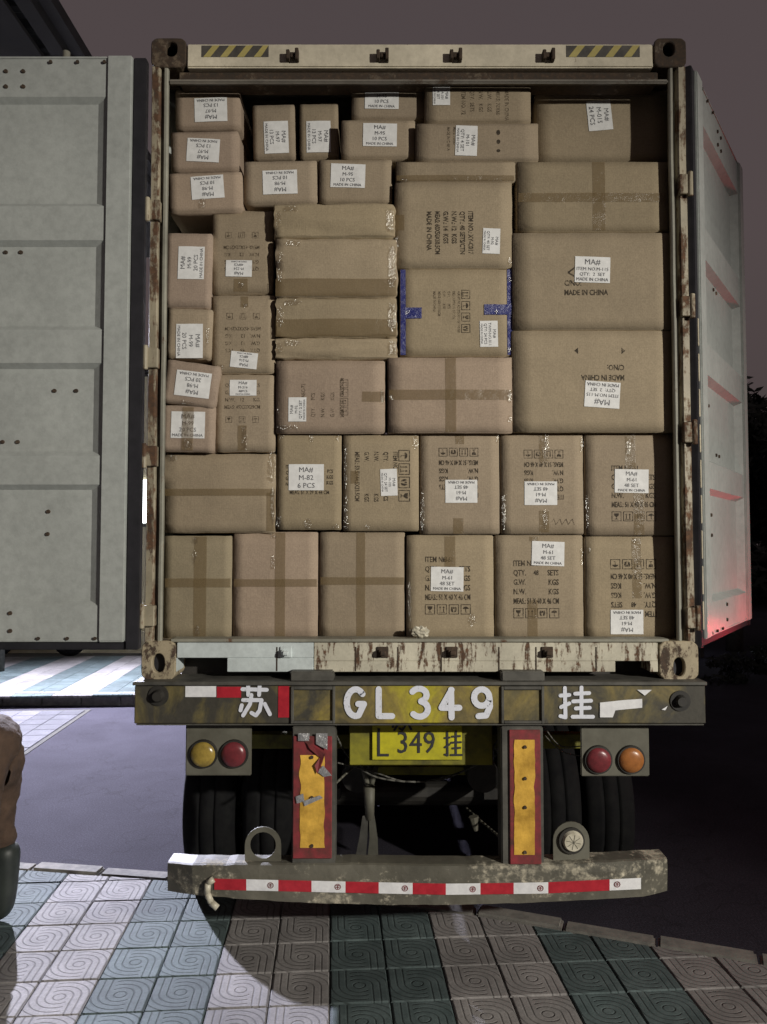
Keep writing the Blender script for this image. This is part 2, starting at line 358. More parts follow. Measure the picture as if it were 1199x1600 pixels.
class Print2D:
    def __init__(s): s.v = []; s.f = []; s.l = []; s.n = 0; s.icons = []
    def add(s, v, f):
        n = len(s.v); s.v += v; s.f += [tuple(i + n for i in q) for q in f]; s.l += [(s.n % 14) * .00009] * len(v); s.n += 1
    def text(s, t, x, y, h, maxw=None, bold=.01, sx=1.0, align='c'):
        v, f, wd = text2d(t, bold)
        k_ = sx
        if maxw and wd * h * k_ > maxw: k_ = maxw / (wd * h)
        off = 0 if align == 'c' else (wd * h * k_ / 2 if align == 'l' else -wd * h * k_ / 2)
        s.add([(x + off + a * h * k_, y + b * h) for a, b in v], f)
    def box(s, x0, y0, x1, y1): s.add([(x0, y0), (x1, y0), (x1, y1), (x0, y1)], [(0, 1, 2, 3)])
    def poly(s, pts): s.add(pts, [tuple(range(len(pts)))])
    def spot(s, pts): q = Print2D(); s.icons.append(q); q.poly(pts)
    def line(s, a, b, t):
        d = Vector((b[0] - a[0], b[1] - a[1])); d.normalize(); n = Vector((-d.y, d.x)) * t / 2
        s.poly([(a[0] - n.x, a[1] - n.y), (b[0] - n.x, b[1] - n.y), (b[0] + n.x, b[1] + n.y), (a[0] + n.x, a[1] + n.y)])
    def frame(s, x, y, w_, t=.1):
        h = w_ / 2; t = w_ * t
        s.box(x - h, y - h, x + h, y - h + t); s.box(x - h, y + h - t, x + h, y + h)
        s.box(x - h, y - h + t, x - h + t, y + h - t); s.box(x + h - t, y - h + t, x + h, y + h - t)
    def icon(s, kind, x, y, w_):
        top = s; s = Print2D(); top.icons.append(s); s.frame(x, y, w_, .07); k_ = w_ / 2
        P = lambda L: s.poly([(x + a * k_, y + b * k_) for a, b in L])
        if kind == 'glass':
            P([(-.5, .62), (.5, .62), (.42, .15), (.1, -.1), (-.1, -.1), (-.42, .15)]); P([(-.06, -.1), (.06, -.1), (.06, -.5), (-.06, -.5)]); P([(-.35, -.6), (.35, -.6), (.3, -.48), (-.3, -.48)])
        elif kind == 'up':
            for a in (-.35, .35):
                P([(a - .07, -.5), (a + .07, -.5), (a + .07, .35), (a - .07, .35)]); P([(a - .2, .3), (a + .2, .3), (a, .65)])
            P([(-.6, -.66), (.6, -.66), (.6, -.56), (-.6, -.56)])
        elif kind == 'hands':
            for sg in (-1, 1):
                P([(sg * .1, -.6), (sg * .45, -.45), (sg * .6, .1), (sg * .38, .6), (sg * .22, .1)][::sg])
            P([(-.16, .1), (.16, .1), (.16, .5), (-.16, .5)])
        else:
            P([(-.62, .1), (.62, .1), (.45, .4), (.15, .56), (-.15, .56), (-.45, .4)]); P([(-.05, .1), (.05, .1), (.05, -.5), (-.05, -.5)]); P([(-.05, -.6), (.25, -.6), (.25, -.5), (-.05, -.5)])
    def mesh(s, name, T, mat, parent=None):
        vs = []
        for (a, b), l_ in zip(s.v, s.l):
            q = T(a, b); vs.append((q[0], q[1] - l_, q[2]))
        return pyd(name, vs, s.f, mat, parent)

# ================================================================== SETTING
# ---- road
bm = bmesh.new()
for x in (0, 1): pass
bmesh.ops.create_grid(bm, x_segments=2, y_segments=2, size=400)
road = finish('road', bm, M['asphalt']); tag(road, kind='structure')

# ---- pavements (striped, embossed 25 cm tiles), turned about 4 degrees against the truck
AX = Vector((-.068, .9977, 0)); SX = Vector((.9977, .068, 0)); ORG = Vector((CAM.x, CAM.y, 0))
def st(s, t, z=0): return ORG + SX * s + AX * t + Vector((0, 0, z))
TS = .25
KERB = [Vector((-6.0, 1.72)), Vector((-2.21, 1.13)), Vector((-1.376, 1.0)), Vector((.305, .59)), Vector((1.53, .13)), Vector((6.0, -1.75))]
def tile_mesh(mat, name='paving_tile'):
    bm = bmesh.new(); h = TS / 2 - .002; b_ = .005
    top = [bm.verts.new((x, y, 0)) for x, y in ((-h + b_, -h + b_), (h - b_, -h + b_), (h - b_, h - b_), (-h + b_, h - b_))]
    mid = [bm.verts.new((x, y, -.005)) for x, y in ((-h, -h), (h, -h), (h, h), (-h, h))]
    bot = [bm.verts.new((x, y, -.03)) for x, y in ((-h, -h), (h, -h), (h, h), (-h, h))]
    bm.faces.new(top)
    for i in range(4):
        j = (i + 1) % 4
        bm.faces.new((mid[i], mid[j], top[j], top[i])); bm.faces.new((bot[i], bot[j], mid[j], mid[i]))
    uv = bm.loops.layers.uv.new('UVMap')
    for f in bm.faces:
        for l in f.loops: l[uv].uv = (l.vert.co.x / TS + .5, l.vert.co.y / TS + .5)
    me = bpy.data.meshes.new(name); bm.to_mesh(me); bm.free(); me.materials.append(mat); return me
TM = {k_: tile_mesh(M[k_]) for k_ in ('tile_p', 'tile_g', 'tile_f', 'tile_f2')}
ROT = math.atan2(SX.y, SX.x)
def half(p, a, b):  # >0 on the camera's side of the kerb line
    return -((b.x - a.x) * (p.y - a.y) - (b.y - a.y) * (p.x - a.x)) / (b - a).length
def lay(parent, s0, s1, t0, t1, z, mats, clip=None, off=0):
    for i in range(s0, s1):
        for j in range(t0, t1):
            c = st((i + .5) * TS, (j + .5) * TS, z)
            me = TM[mats[(i // 2) % 2]]; o_mesh = me
            if clip:
                ds = [half(c.to_2d(), a, b) for a, b in zip(clip, clip[1:])]
                dm = min(ds)
                if dm < -.17: continue
                if dm < .19:
                    bm = bmesh.new(); bm.from_mesh(me)
                    inv = Matrix.Translation(c) @ Matrix.Rotation(ROT, 4, 'Z'); iv = inv.inverted()
                    for a, b in zip(clip, clip[1:]):
                        n = Vector((b.y - a.y, -(b.x - a.x), 0)).normalized()
                        if half(Vector((c.x, c.y)), a, b) > .19: continue
                        a3 = iv @ Vector((a.x, a.y, z)); n3 = iv.to_3x3() @ n
                        bmesh.ops.bisect_plane(bm, geom=bm.verts[:] + bm.edges[:] + bm.faces[:], plane_co=a3 + n3 * .004, plane_no=-n3, clear_outer=True)
                    if sum(f.calc_area() for f in bm.faces if f.normal.z > .9) < .0006: bm.free(); continue
                    o_mesh = bpy.data.meshes.new('paving_tile'); bm.to_mesh(o_mesh); bm.free(); o_mesh.materials.append(TM[mats[(i // 2) % 2]].materials[0])
            o = link('paving_tile', o_mesh, parent)
            turn = 0
            if (j + i) % 2 and o_mesh is me: turn = 0
            o.location = c + Vector((0, 0, rnd.uniform(-.0015, .0015)))
            o.rotation_euler = (rnd.uniform(-.006, .006), rnd.uniform(-.006, .006), ROT + rnd.uniform(-.004, .004) + turn)
def slab(name, pts, z0, z1, mat):
    v = [(p[0], p[1], z1) for p in pts] + [(p[0], p[1], z0) for p in pts]; n = len(pts)
    f = [tuple(range(n))] + [(i, i + n, (i + 1) % n + n, (i + 1) % n) for i in range(n)]
    return pyd(name, v, f, mat)
pts = [(-9, -14), (9, -14), (9, -3.0)] + [(p.x, p.y - .008) for p in KERB[::-1]] + [(-9, 2.2)]
pave = slab('pavement', pts, -.05, .128, M['joint']); tag(pave, kind='structure')
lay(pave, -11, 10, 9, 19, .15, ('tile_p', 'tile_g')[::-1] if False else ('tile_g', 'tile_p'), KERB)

# ---- kerb stones along it
kerb = empty('kerb'); tag(kerb, kind='structure')
for a, b in zip(KERB, KERB[1:]):
    L = (b - a).length; n = max(1, round(L / .46)); d = (b - a) / n
    if L > 3: pass
    for i in range(n):
        p, q = a + d * i, a + d * (i + 1); dn = d.normalized(); nn = Vector((-dn.y, dn.x))
        lo = p + dn * .005; hi = q - dn * .005
        bm = bmesh.new(); wv = .105 + rnd.uniform(-.008, .008)
        ps = [lo, hi, hi + nn * wv, lo + nn * wv]; zz = .158 + rnd.uniform(-.006, .01)
        T_ = [bm.verts.new((c.x, c.y, zz)) for c in ps]; B_ = [bm.verts.new((c.x, c.y, -.05)) for c in ps]
        bm.faces.new(T_); bm.faces.new(B_[::-1])
        for k_ in range(4): bm.faces.new((B_[k_], B_[(k_ + 1) % 4], T_[(k_ + 1) % 4], T_[k_]))
        bmesh.ops.recalc_face_normals(bm, faces=bm.faces)
        finish('kerb_stone', bm, M['kerb'], kerb, bev=.012, seg=2)

# ---- far pavement beyond the road on the left, and a paved strip at road level
fy = 6.55
far = slab('far_pavement', [(-14, fy), (-1.75, fy + .05), (-1.75, 14), (-14, 14)], -.05, .128, M['joint']); tag(far, kind='structure')
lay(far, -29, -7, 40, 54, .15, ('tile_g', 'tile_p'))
fk = empty('far_kerb'); tag(fk, kind='structure')
for i in range(18):
    x = -11.0 + i * .5
    boxobj('kerb_stone', x + .004, x + .496, fy - .10, fy - .002, -.05, .156 + rnd.uniform(-.004, .004), M['kerb'], fk, .01)
pad = slab('paved_strip', [st(-8, 5.2)[:2], st(-2.95, 5.2)[:2], st(-2.95, 9.83)[:2], st(-8, 9.83)[:2]], -.05, .006, M['joint']); tag(pad, kind='structure')
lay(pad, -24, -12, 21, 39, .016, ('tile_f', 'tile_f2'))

# ================================================================== CONTAINER
Z0 = 1.44; ZT = 4.336; ZS = 1.614; ZH = W(600, 134, .03).z; XW = 1.219
cont = empty('shipping_container', (0, 0, Z0)); tag(cont, 'worn cream shipping container with open doors, stacked full of cardboard cartons', 'shipping container')
def CP(o):  # keep world coordinates under the container
    o.parent = cont; o.matrix_parent_inverse = Matrix.Translation((0, 0, -Z0)); return o
def fix(o, root):
    o.parent = root; o.matrix_parent_inverse = (Matrix.Translation(root.location) @ root.rotation_euler.to_matrix().to_4x4()).inverted(); return o
# corner castings with an oval hole
def casting(x0, x1, z0, z1, Y0, Y1, hx, hz, rx, rz, mat):
    bm = bmesh.new(); n = 24
    def ring(Y, fr):
        out = []
        for i in range(n):
            t = 2 * math.pi * i / n + math.pi / n; c, s = math.cos(t), math.sin(t)
            if fr == 'hole': q = (hx + rx * c, Y, hz + rz * math.copysign(abs(s) ** .8, s))
            else:
                k_ = 1 / max(abs(c), abs(s)); cx, cz = (x0 + x1) / 2, (z0 + z1) / 2
                ix, iz = c * k_, s * k_
                rr = 1 - .06 * (abs(ix * iz) ** 4)
                q = (cx + ix * rr * (x1 - x0) / 2, Y, cz + iz * rr * (z1 - z0) / 2)
            out.append(bm.verts.new(q))
        return out
    A, B, C_, D_ = ring(Y0, 'o'), ring(Y0, 'hole'), ring(Y0 + .028, 'hole'), ring(Y1, 'o')
    for P_, Q_ in ((A, B), (B, C_), (D_, A)):
        for i in range(n): bm.faces.new((P_[i], P_[(i + 1) % n], Q_[(i + 1) % n], Q_[i]))
    bm.faces.new(D_)
    bmesh.ops.recalc_face_normals(bm, faces=bm.faces)
    o = finish('corner_casting', bm, mat, bev=.004); CP(o)
    # cavity walls
    bm = bmesh.new(); bbox(bm, x0 + .02, x1 - .02, Y0 + .05, Y1 - .02, z0 + .02, z1 - .02)
    return o
xl0, xl1, zl0, zl1 = rect(235, 52, 291, 100, 0)
casting(-XW, xl1, zl0 - .015, ZT + .006, -.004, .16, *(lambda p: (p.x, p.z))(W(268, 77, 0)), .026, .034, M['rust'])
xr0, xr1, _, _ = rect(1022, 55, 1078, 100, 0)
casting(xr0, XW, zl0 - .015, ZT + .006, -.004, .16, *(lambda p: (p.x, p.z))(W(1045, 77, 0)), .026, .034, M['rust'])
a0, a1, b0, b1 = rect(222, 1008, 275, 1062, 0)
casting(-XW - .006, a1, Z0, Z0 + .17, -.006, .16, *(lambda p: (p.x, p.z))(W(248, 1036, 0)), .027, .042, M['cast'])
c0, c1, _, _ = rect(1030, 1008, 1094, 1062, 0)
casting(c0, XW + .006, Z0, Z0 + .17, -.006, .16, *(lambda p: (p.x, p.z))(W(1061, 1042, 0)), .025, .042, M['cast'])
# black blocks behind the casting holes, standing in for the shade inside
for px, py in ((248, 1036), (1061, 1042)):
    p = W(px, py, 0); o = boxobj('casting_dark_block', p.x - .05, p.x + .05, .03, .1, p.z - .055, p.z + .055, M['rubber']); CP(o)
# corner posts: outer strip, hollow with hinge lugs, inner lip
def sweep_z(bm, prof, z0, z1, mi=None, nz=1):
    rows = []
    for k_ in range(nz + 1):
        z = z0 + (z1 - z0) * k_ / nz
        rows.append([bm.verts.new((x, y, z)) for x, y in prof])
    for a, b in zip(rows, rows[1:]):
        for i in range(len(prof) - 1):
            f = bm.faces.new((a[i], a[i + 1], b[i + 1], b[i]))
            if mi: f.material_index = mi[i]
for sg in (-1, 1):
    bm = bmesh.new()
    prof = [(-1.217, .19), (-1.217, .012), (-1.212, .002), (-1.182, .0), (-1.176, .008), (-1.174, .045), (-1.164, .045), (-1.158, .012), (-1.156, .004), (-1.146, .004), (-1.140, .010), (-1.140, .026), (-1.178, .034), (-1.217, .19)]
    prof = [(-x * sg, y) for x, y in prof]
    mi = [0, 0, 0, 0, 0, 2, 1, 1, 1, 1, 1, 1, 1]
    sweep_z(bm, prof, Z0 + .165, zl0 - .01, mi, 24)
    for v in bm.verts: v.co += Vector((noise.noise(v.co * 2.5) * .003, noise.noise(v.co * 3.5 + Vector((5, 0, 0))) * .003, 0))
    bmesh.ops.recalc_face_normals(bm, faces=bm.faces)
    CP(finish('corner_post', bm, [M['post'], M['postin'], M['rust']], smooth=False))
    for py in ((330, 560, 713, 962) if sg < 0 else (290, 480, 676, 965)):
        z = W(250, py, 0).z; x = sg * 1.196
        bm = bmesh.new(); bbox(bm, x - .024, x + .030, -.022, .03, z - .045, z + .045)
        cyl(bm, (x + sg * .024, -.02, z - .055), (x + sg * .024, -.02, z + .055), .012, n=10)
        bmesh.ops.recalc_face_normals(bm, faces=bm.faces)
        CP(finish('door_hinge', bm, M['post'], bev=.003))
# header
hz1 = W(600, 68, 0).z; hz0 = W(600, 105, 0).z; hg = W(600, 121, 0).z
CP(boxobj('header', xl1 + .003, xr0 - .003, .0, .10, hz0, hz1, M['header'], bev=.006, seg=2))
bm = bmesh.new()
bbox(bm, -1.10, 1.10, .030, .14, hg, hz0 - .002); bmesh.ops.recalc_face_normals(bm, faces=bm.faces)
CP(finish('header_channel', bm, M['rust'], bev=.004))
CP(boxobj('header_lip', -1.14, 1.14, .006, .030, ZH, hg - .001, M['lip'], bev=.006, seg=2))
# keeper lugs on the header
for px in (458, 598, 712, 856):
    p = W(px, 91, 0); bm = bmesh.new()
    bbox(bm, p.x - .028, p.x - .012, -.035, .001, p.z - .02, p.z + .022)
    bbox(bm, p.x + .012, p.x + .028, -.035, .001, p.z - .022, p.z + .03)
    bbox(bm, p.x - .012, p.x + .012, -.022, .001, p.z - .006, p.z + .012)
    bmesh.ops.recalc_face_normals(bm, faces=bm.faces)
    CP(finish('keeper', bm, M['rust'], bev=.003))
# hazard stripes on the header
def hazard(px0, px1, lean):
    root = boxobj('hazard_decal', *(lambda r: (r[0], r[1]))(rect(px0, 70, px1, 88, 0)), -.0012, .0005, *(lambda r: (r[2], r[3]))(rect(px0, 71, px1, 89, 0)), M['hz_k'])
    CP(root)
    x0, x1, z0, z1 = rect(px0, 71, px1, 89, 0); P2 = Print2D(); n = 4; stp = (x1 - x0) / n
    for i in range(n):
        a = x0 + stp * i + stp * .12; wd = stp * .42; ln = .042 * lean
        q = [(a, z0), (a + wd, z0), (a + wd + ln, z1), (a + ln, z1)]
        P2.poly([(min(max(u, x0), x1), v) for u, v in q])
    CP(P2.mesh('hazard_stripes', lambda a, b: (a, -.0022, b), M['hz_y']))
hazard(315, 420, 1); hazard(885, 1000, 1)
# sill
s0 = W(600, 1050, 0).z
bm = bmesh.new(); xs0, xs1 = a1 + .004, c0 - .004
pl = rect(275, 1028, 355, 1052, 0); pr = rect(962, 1033, 1016, 1055, 0)
xm = W(490, 1020, 0).x
bbox(bm, xs0, xm, 0, .12, pl[3], ZS - .012); bbox(bm, pl[1], xm, 0.0005, .12, s0, pl[3] - .0005); bbox(bm, xs0, pl[0], .0005, .12, s0, pl[3] - .0005)
bmesh.ops.recalc_face_normals(bm, faces=bm.faces); CP(finish('sill', bm, M['sillpale'], bev=.002)).name = 'sill_panel'
bm = bmesh.new()
bbox(bm, xm + .002, xs1, 0, .12, pr[3], ZS - .012); bbox(bm, xm + .002, pr[0], .0005, .12, s0, pr[3] - .0005); bbox(bm, pr[1], xs1, .0005, .12, s0, pr[3] - .0005)
bmesh.ops.recalc_face_normals(bm, faces=bm.faces); CP(finish('sill_panel', bm, M['sill'], bev=.002))
CP(boxobj('sill_lip', -1.10, 1.10, .004, .12, ZS - .010, ZS + .004, M['postin'], bev=.003))
CP(boxobj('sill_dark_backing', xs0 - .02, xs1 + .02, .161, .2, Z0 - .012, ZS - .02, M['dark']))  # dark sheet added so the sill pockets look black with shade
for px in (447, 598, 706, 855):
    p = W(px, 1019, 0); bm = bmesh.new()
    bbox(bm, p.x - .026, p.x + .026, -.008, .001, p.z - .024, p.z + .024)
    cyl(bm, (p.x - .01, -.03, p.z), (p.x + .014, -.03, p.z - .004), .012, n=10); bbox(bm, p.x - .018, p.x - .006, -.03, -.007, p.z - .012, p.z + .012)
    bmesh.ops.recalc_face_normals(bm, faces=bm.faces)
    CP(finish('keeper', bm, M['sillpale'] if px == 447 else M['rust'], bev=.003))
for px in (433, 556, 622, 690, 780, 838, 932):      # weld seams on the sill
    p = W(px, 1028, 0); CP(boxobj('weld_seam', p.x - .0025, p.x + .0025, -.002, .001, s0 + .004, ZS - .03, M['rust']))
# walls, roof, floor, front end
def corrugated(name, along, n, place, mat):
    prof = []; L = along / n
    for i in range(n):
        b_ = i * L; prof += [(b_, 0), (b_ + L * .28, 0), (b_ + L * .5, .036), (b_ + L * .78, .036)]
    prof.append((along, 0)); v = []; f = []
    for i, (a, d) in enumerate(prof): v += [place(a, d, 0), place(a, d, 1)]
    for i in range(len(prof) - 1): f.append((2 * i, 2 * i + 2, 2 * i + 3, 2 * i + 1))
    return pyd(name, v, f, mat)
LEN = 12.19
for sg in (-1, 1):
    CP(corrugated('side_wall', LEN - .36, 40, lambda a, d, t: (sg * (XW - .004 - d), .18 + a, Z0 + .16 if t == 0 else ZT - .06), M['doorp']))
    CP(boxobj('bottom_rail', *sorted((sg * 1.19, sg * 1.215)), .17, LEN - .1, Z0 + .01, Z0 + .165, M['post']))
    CP(boxobj('top_rail', *sorted((sg * 1.16, sg * 1.216)), .17, LEN - .1, ZT - .07, ZT - .012, M['post']))
CP(corrugated('roof', LEN - .3, 40, lambda a, d, t: (-1.17 if t else 1.17, .15 + a, ZT - .02 - d * .6), M['doorp']))
CP(corrugated('front_wall', 2.3, 9, lambda a, d, t: (-1.15 + a, LEN - .06 - d, Z0 + .1 if t == 0 else ZT - .06), M['doorp']))
CP(boxobj('floor_board', -1.16, 1.16, .13, LEN - .1, ZS - .03, ZS, M['wood']))

# ---- doors
def door(side):
    if side < 0: H, dr, nr = Vector((-1.262, -.05, 0)), Vector((-1, 0, 0)), Vector((0, -1, 0))
    else: H, dr, nr = Vector((1.262, .03, 0)), Vector((.569, .822, 0)), Vector((.822, -.569, 0))
    T = lambda q: H + dr * q.x - nr * q.y + Vector((0, 0, q.z))     # local: x along the leaf, y behind the inner face, z up
    zt = W(200, 88, -.05).z; zb = W(200, 1003, -.05).z
    lv = [(W(100, a, -.05).z, W(100, b, -.05).z) for a, b in ((151, 322), (375, 515), (567, 712), (757, 947))]
    u0, u1, U = .135, 1.06, 1.16
    bm = bmesh.new()
    def q(*p):
        f = bm.faces.new([bm.verts.new(T(Vector(c))) for c in p]); return f
    zs = zt - .012
    edges = [zt - .012] + [z for pr_ in lv for z in pr_] + [zb + .012]
    for i in range(0, len(edges), 2):
        q((u0, 0, edges[i]), (u1, 0, edges[i]), (u1, 0, edges[i + 1]), (u0, 0, edges[i + 1]))
    dp, ins = (.024 if side < 0 else .036), .048
    for a, b in lv:
        O = [(u0, 0, a), (u1, 0, a), (u1, 0, b), (u0, 0, b)]
        I = [(u0 + ins, dp, a - .022), (u1 - ins, dp, a - .022), (u1 - ins, dp, b + .022), (u0 + ins, dp, b + .022)]
        q(*I)
        for k_ in range(4): q(O[k_], O[(k_ + 1) % 4], I[(k_ + 1) % 4], I[k_])
    bmesh.ops.remove_doubles(bm, verts=bm.verts, dist=.0004)
    bmesh.ops.recalc_face_normals(bm, faces=bm.faces)
    d_ = finish('door', bm, M['doorp']); CP(d_)
    me_inv = Matrix.Identity(4)
    def sub(o): o.parent = d_; return o
    def part(name, boxes, mat, bev=.004):
        bm = bmesh.new()
        for b_ in boxes: bbox(bm, *b_, T)
        bmesh.ops.recalc_face_normals(bm, faces=bm.faces)
        return sub(finish(name, bm, mat, bev=bev, seg=2))
    part('frame_bar', [(.022, u0, -.012, .05, zb, zt)], M['doorp'], .006)
    part('frame_bar', [(u1, U, -.012, .05, zb, zt)], M['doorp'], .006)
    part('frame_bar', [(u0 + .001, u1 - .001, -.004, .05, zt - .014, zt)], M['doorp'])
    part('frame_bar', [(u0 + .001, u1 - .001, -.004, .05, zb, zb + .013)], M['doorp'])
    part('gasket', [(-.037, .020, .0, .044, zb - .035, zt - .004), (.0201, U + .02, .012, .044, zb - .036, zb - .0005), (U + .0005, U + .022, .0, .044, zb - .035, zt - .004)], M['rubber'], .004)
    part('back_sheet', [(.02, U, .052, .058, zb, zt)], M['post'], 0)
    for u in (.36, .82):
        bm = bmesh.new(); cyl(bm, T(Vector((u, .09, zb + .02))), T(Vector((u, .09, zt + .08))), .017, n=10)
        sub(finish('lock_rod', bm, M['postin'], smooth=True))
    if side > 0:
        for i in range(9):
            z = W(1103, 520 + i * 55, .05).z
            part('seal_strip', [(-.010, .004, -.005, -.0005, z - .066, z + .060)], M['header'], .002)
    bl = [(15, 173), (57, 173), (15, 210), (57, 210), (8, 607), (45, 607), (127, 945), (180, 945), (0, 1070), (37, 1070), (112, 1240), (110, 1295), (25, 1487), (25, 1530), (125, 152), (190, 152), (255, 152), (95, 1548), (165, 1548), (232, 1548)]
    for bx, by in bl:
        p = W(bx / 1.552, by / 1.552, -.05); u = -1.262 - p.x
        if by in (152, 1548): dpt = -.004
        else: dpt = dp if any(b_ + .022 < p.z < a_ - .022 for a_, b_ in lv) else 0
        bm = bmesh.new(); cyl(bm, T(Vector((u, dpt + .002, p.z))), T(Vector((u, dpt - .007, p.z))), .010 if dpt != -.004 else .006, .008, n=10)
        sub(finish('bolt', bm, M['rust']))
    return d_
dl = door(-1); dl['label'] = 'grey left door swung fully open'
dr_ = door(1); dr_['label'] = 'grey right door folded back, lit red near its foot'

# ================================================================== CARTONS
P_, Q_ = (.335, .262, .178), (.350, .262, .182)       # browner / pinker kraft
KR = {'a': (.322, .258, .182), 'p': (.350, .270, .204), 'g': (.312, .260, .178), 'y': (.332, .268, .180)}
STD = lambda n, q: ['MA#', n, q, 'MADE IN CHINA']
class Carton:
    def __init__(s, r, Y, depth, label, tint='a', tilt=0, yaw=0, bulge=.004, rough=.0025, cuts=7, group='cardboard cartons stacked in the container'):
        s.px = r; x0, x1, z0, z1 = rect(*r, Y); g = .0004
        s.w, s.h, s.d = (x1 - x0) - g * 2, (z1 - z0) - g * 2, depth; s.b, s.r = bulge, rough
        s.seed = Vector((rnd.uniform(-50, 50), rnd.uniform(-50, 50), 0)); s.x0, s.x1, s.z0, s.z1, s.Y = x0, x1, z0, z1, Y
        bm = bmesh.new(); bmesh.ops.create_cube(bm, size=2)
        bmesh.ops.subdivide_edges(bm, edges=bm.edges[:], cuts=cuts, use_grid_fill=True)
        for v in bm.verts:
            u, t, q = v.co.x, v.co.z, v.co.y
            edge = sum(abs(abs(c) - 1) < 1e-4 for c in (u, t, q))
            nv = Vector((0, 0, 0))
            if abs(q + 1) < 1e-4: nv.y = -s.disp(u, t)
            else:
                n_ = noise.noise(Vector((u, t, q)) * 1.7 + s.seed) * s.r * 1.2
                if abs(abs(u) - 1) < 1e-4 and edge == 1: nv.x = math.copysign(n_, u) - abs(s.r) * .2 * math.copysign(1, u)
                if abs(abs(t) - 1) < 1e-4 and edge == 1: nv.z = math.copysign(n_, t) - abs(s.r) * .2 * math.copysign(1, t)
            if edge >= 2:   # crumpled edges
                nv.x += noise.noise(Vector((u, t, q)) * 4 + s.seed) * s.r * .8 - u * abs(s.r) * .2 if abs(abs(u) - 1) < 1e-4 else 0
                nv.z += noise.noise(Vector((u, t, q)) * 4 - s.seed) * s.r * .8 - t * abs(s.r) * .2 if abs(abs(t) - 1) < 1e-4 else 0
            v.co = Vector((u * s.w / 2, q * s.d / 2, t * s.h / 2)) + nv
        sharp = [e_ for e_ in bm.edges if e_.calc_face_angle(0) > 1.0]
        bmesh.ops.bevel(bm, geom=sharp, offset=.0036, segments=2, affect='EDGES', clamp_overlap=True)
        s.o = finish('cardboard_carton', bm, M['card'], smooth=True)
        s.o.location = ((x0 + x1) / 2, Y + s.d / 2, (z0 + z1) / 2); s.o.rotation_euler = (0, R(tilt), R(yaw))
        c = KR[tint]; j = rnd.uniform(.90, 1.07); s.o.color = (c[0] * j, c[1] * j, c[2] * j * rnd.uniform(.97, 1.03), 1)
        tag(s.o, label, 'carton', group)
    def disp(s, u, t):
        return s.b * (1 - u * u) * (1 - t * t) + s.r * noise.noise(Vector((u * 1.3, t * 1.3, 0)) + s.seed) * (1 - max(abs(u), abs(t)) ** 4)
    def uv(s, px, py):
        x0, y0, x1, y1 = s.px; return (px - x0) / (x1 - x0) * s.w - s.w / 2, s.h / 2 - (py - y0) / (y1 - y0) * s.h
    def F(s, x, z, off):
        u = max(-1, min(1, 2 * x / s.w)); t = max(-1, min(1, 2 * z / s.h))
        return (x, -s.d / 2 - s.disp(u, t) - off, z)
    def k(s): return s.w / (s.px[2] - s.px[0])
    def patch(s, name, pts4, off, mat, nx=5, nz=5, jag=0.0, parent=None):
        a, b, c, d = [Vector(p) for p in pts4]; v = []; f = []
        for j in range(nz + 1):
            for i in range(nx + 1):
                p = a.lerp(b, i / nx).lerp(d.lerp(c, i / nx), j / nz)
                if jag: p += Vector((noise.noise(Vector((p.x * 40, p.y * 40, 1)) + s.seed), noise.noise(Vector((p.x * 40, p.y * 40, 7)) + s.seed))) * jag
                v.append(s.F(p.x, p.y, off))
        for j in range(nz):
            for i in range(nx):
                q = j * (nx + 1) + i; f.append((q, q + 1, q + nx + 2, q + nx + 1))
        return pyd(name, v, f, mat, parent or s.o, True)
    def tape(s, x0, y0, x1, y1, mat='tape', off=.0016, jag=.0012, name='packing_tape', n=None):
        a, b = s.uv(x0, y0), s.uv(x1, y1)
        s.patch(name, [(a[0], b[1]), (b[0], b[1]), (b[0], a[1]), a], off, M[mat], n or 8, n or 8, jag); return s
    def glints(s, *spots):
        for x, y, w_, h_ in spots:
            a, b = s.uv(x - w_ / 2, y + h_ / 2), s.uv(x + w_ / 2, y - h_ / 2)
            nx, nz = max(3, int((b[0] - a[0]) / .006)), max(3, int((b[1] - a[1]) / .006)); v = []; f = []
            for j in range(nz + 1):
                for i in range(nx + 1):
                    p = (a[0] + (b[0] - a[0]) * i / nx + rnd.uniform(-.002, .002), a[1] + (b[1] - a[1]) * j / nz + rnd.uniform(-.002, .002))
                    v.append(s.F(p[0], p[1], .0042 + rnd.uniform(0, .0028)))
            for j in range(nz):
                for i in range(nx):
                    e_ = ((2 * (i + .5) / nx - 1) ** 2 + (2 * (j + .5) / nz - 1) ** 2)
                    if e_ > rnd.uniform(.75, 1.5): continue
                    q = j * (nx + 1) + i; f.append((q, q + 1, q + nx + 2)); f.append((q, q + nx + 2, q + nx + 1))
            if f: pyd('wrinkled_tape', v, f, M['glint'], s.o)
        return s
    def label(s, cx, cy, w_, h_, rot, lines, sizes=None, tilt=0, off=.0026, col='lab_ink'):
        """rot: reading direction; w_, h_: size in picture pixels along the reading direction"""
        k_ = s.k(); c = Vector(s.uv(cx, cy)); W2, H2 = w_ * k_ / 2, h_ * k_ / 2
        A = R(rot + tilt); ux = Vector((math.cos(A), math.sin(A))); uy = Vector((-math.sin(A), math.cos(A)))
        P4 = [c - ux * W2 - uy * H2, c + ux * W2 - uy * H2, c + ux * W2 + uy * H2, c - ux * W2 + uy * H2]
        lb = s.patch('shipping_label', P4, off, M['paper'], 4, 4, .0006)
        pr_ = Print2D(); n = len(lines); sizes = sizes or [1.15] + [1.0] * (n - 2) + [.72]
        tot = sum(sizes) * 1.18; unit = 2 * H2 / (tot + .35); y = H2 - unit * .25
        for t_, z_ in zip(lines, sizes):
            y -= unit * z_ * .6; pr_.text(t_, 0, y, unit * z_ * 1.06, 2 * W2 * .9, .0); y -= unit * z_ * .58
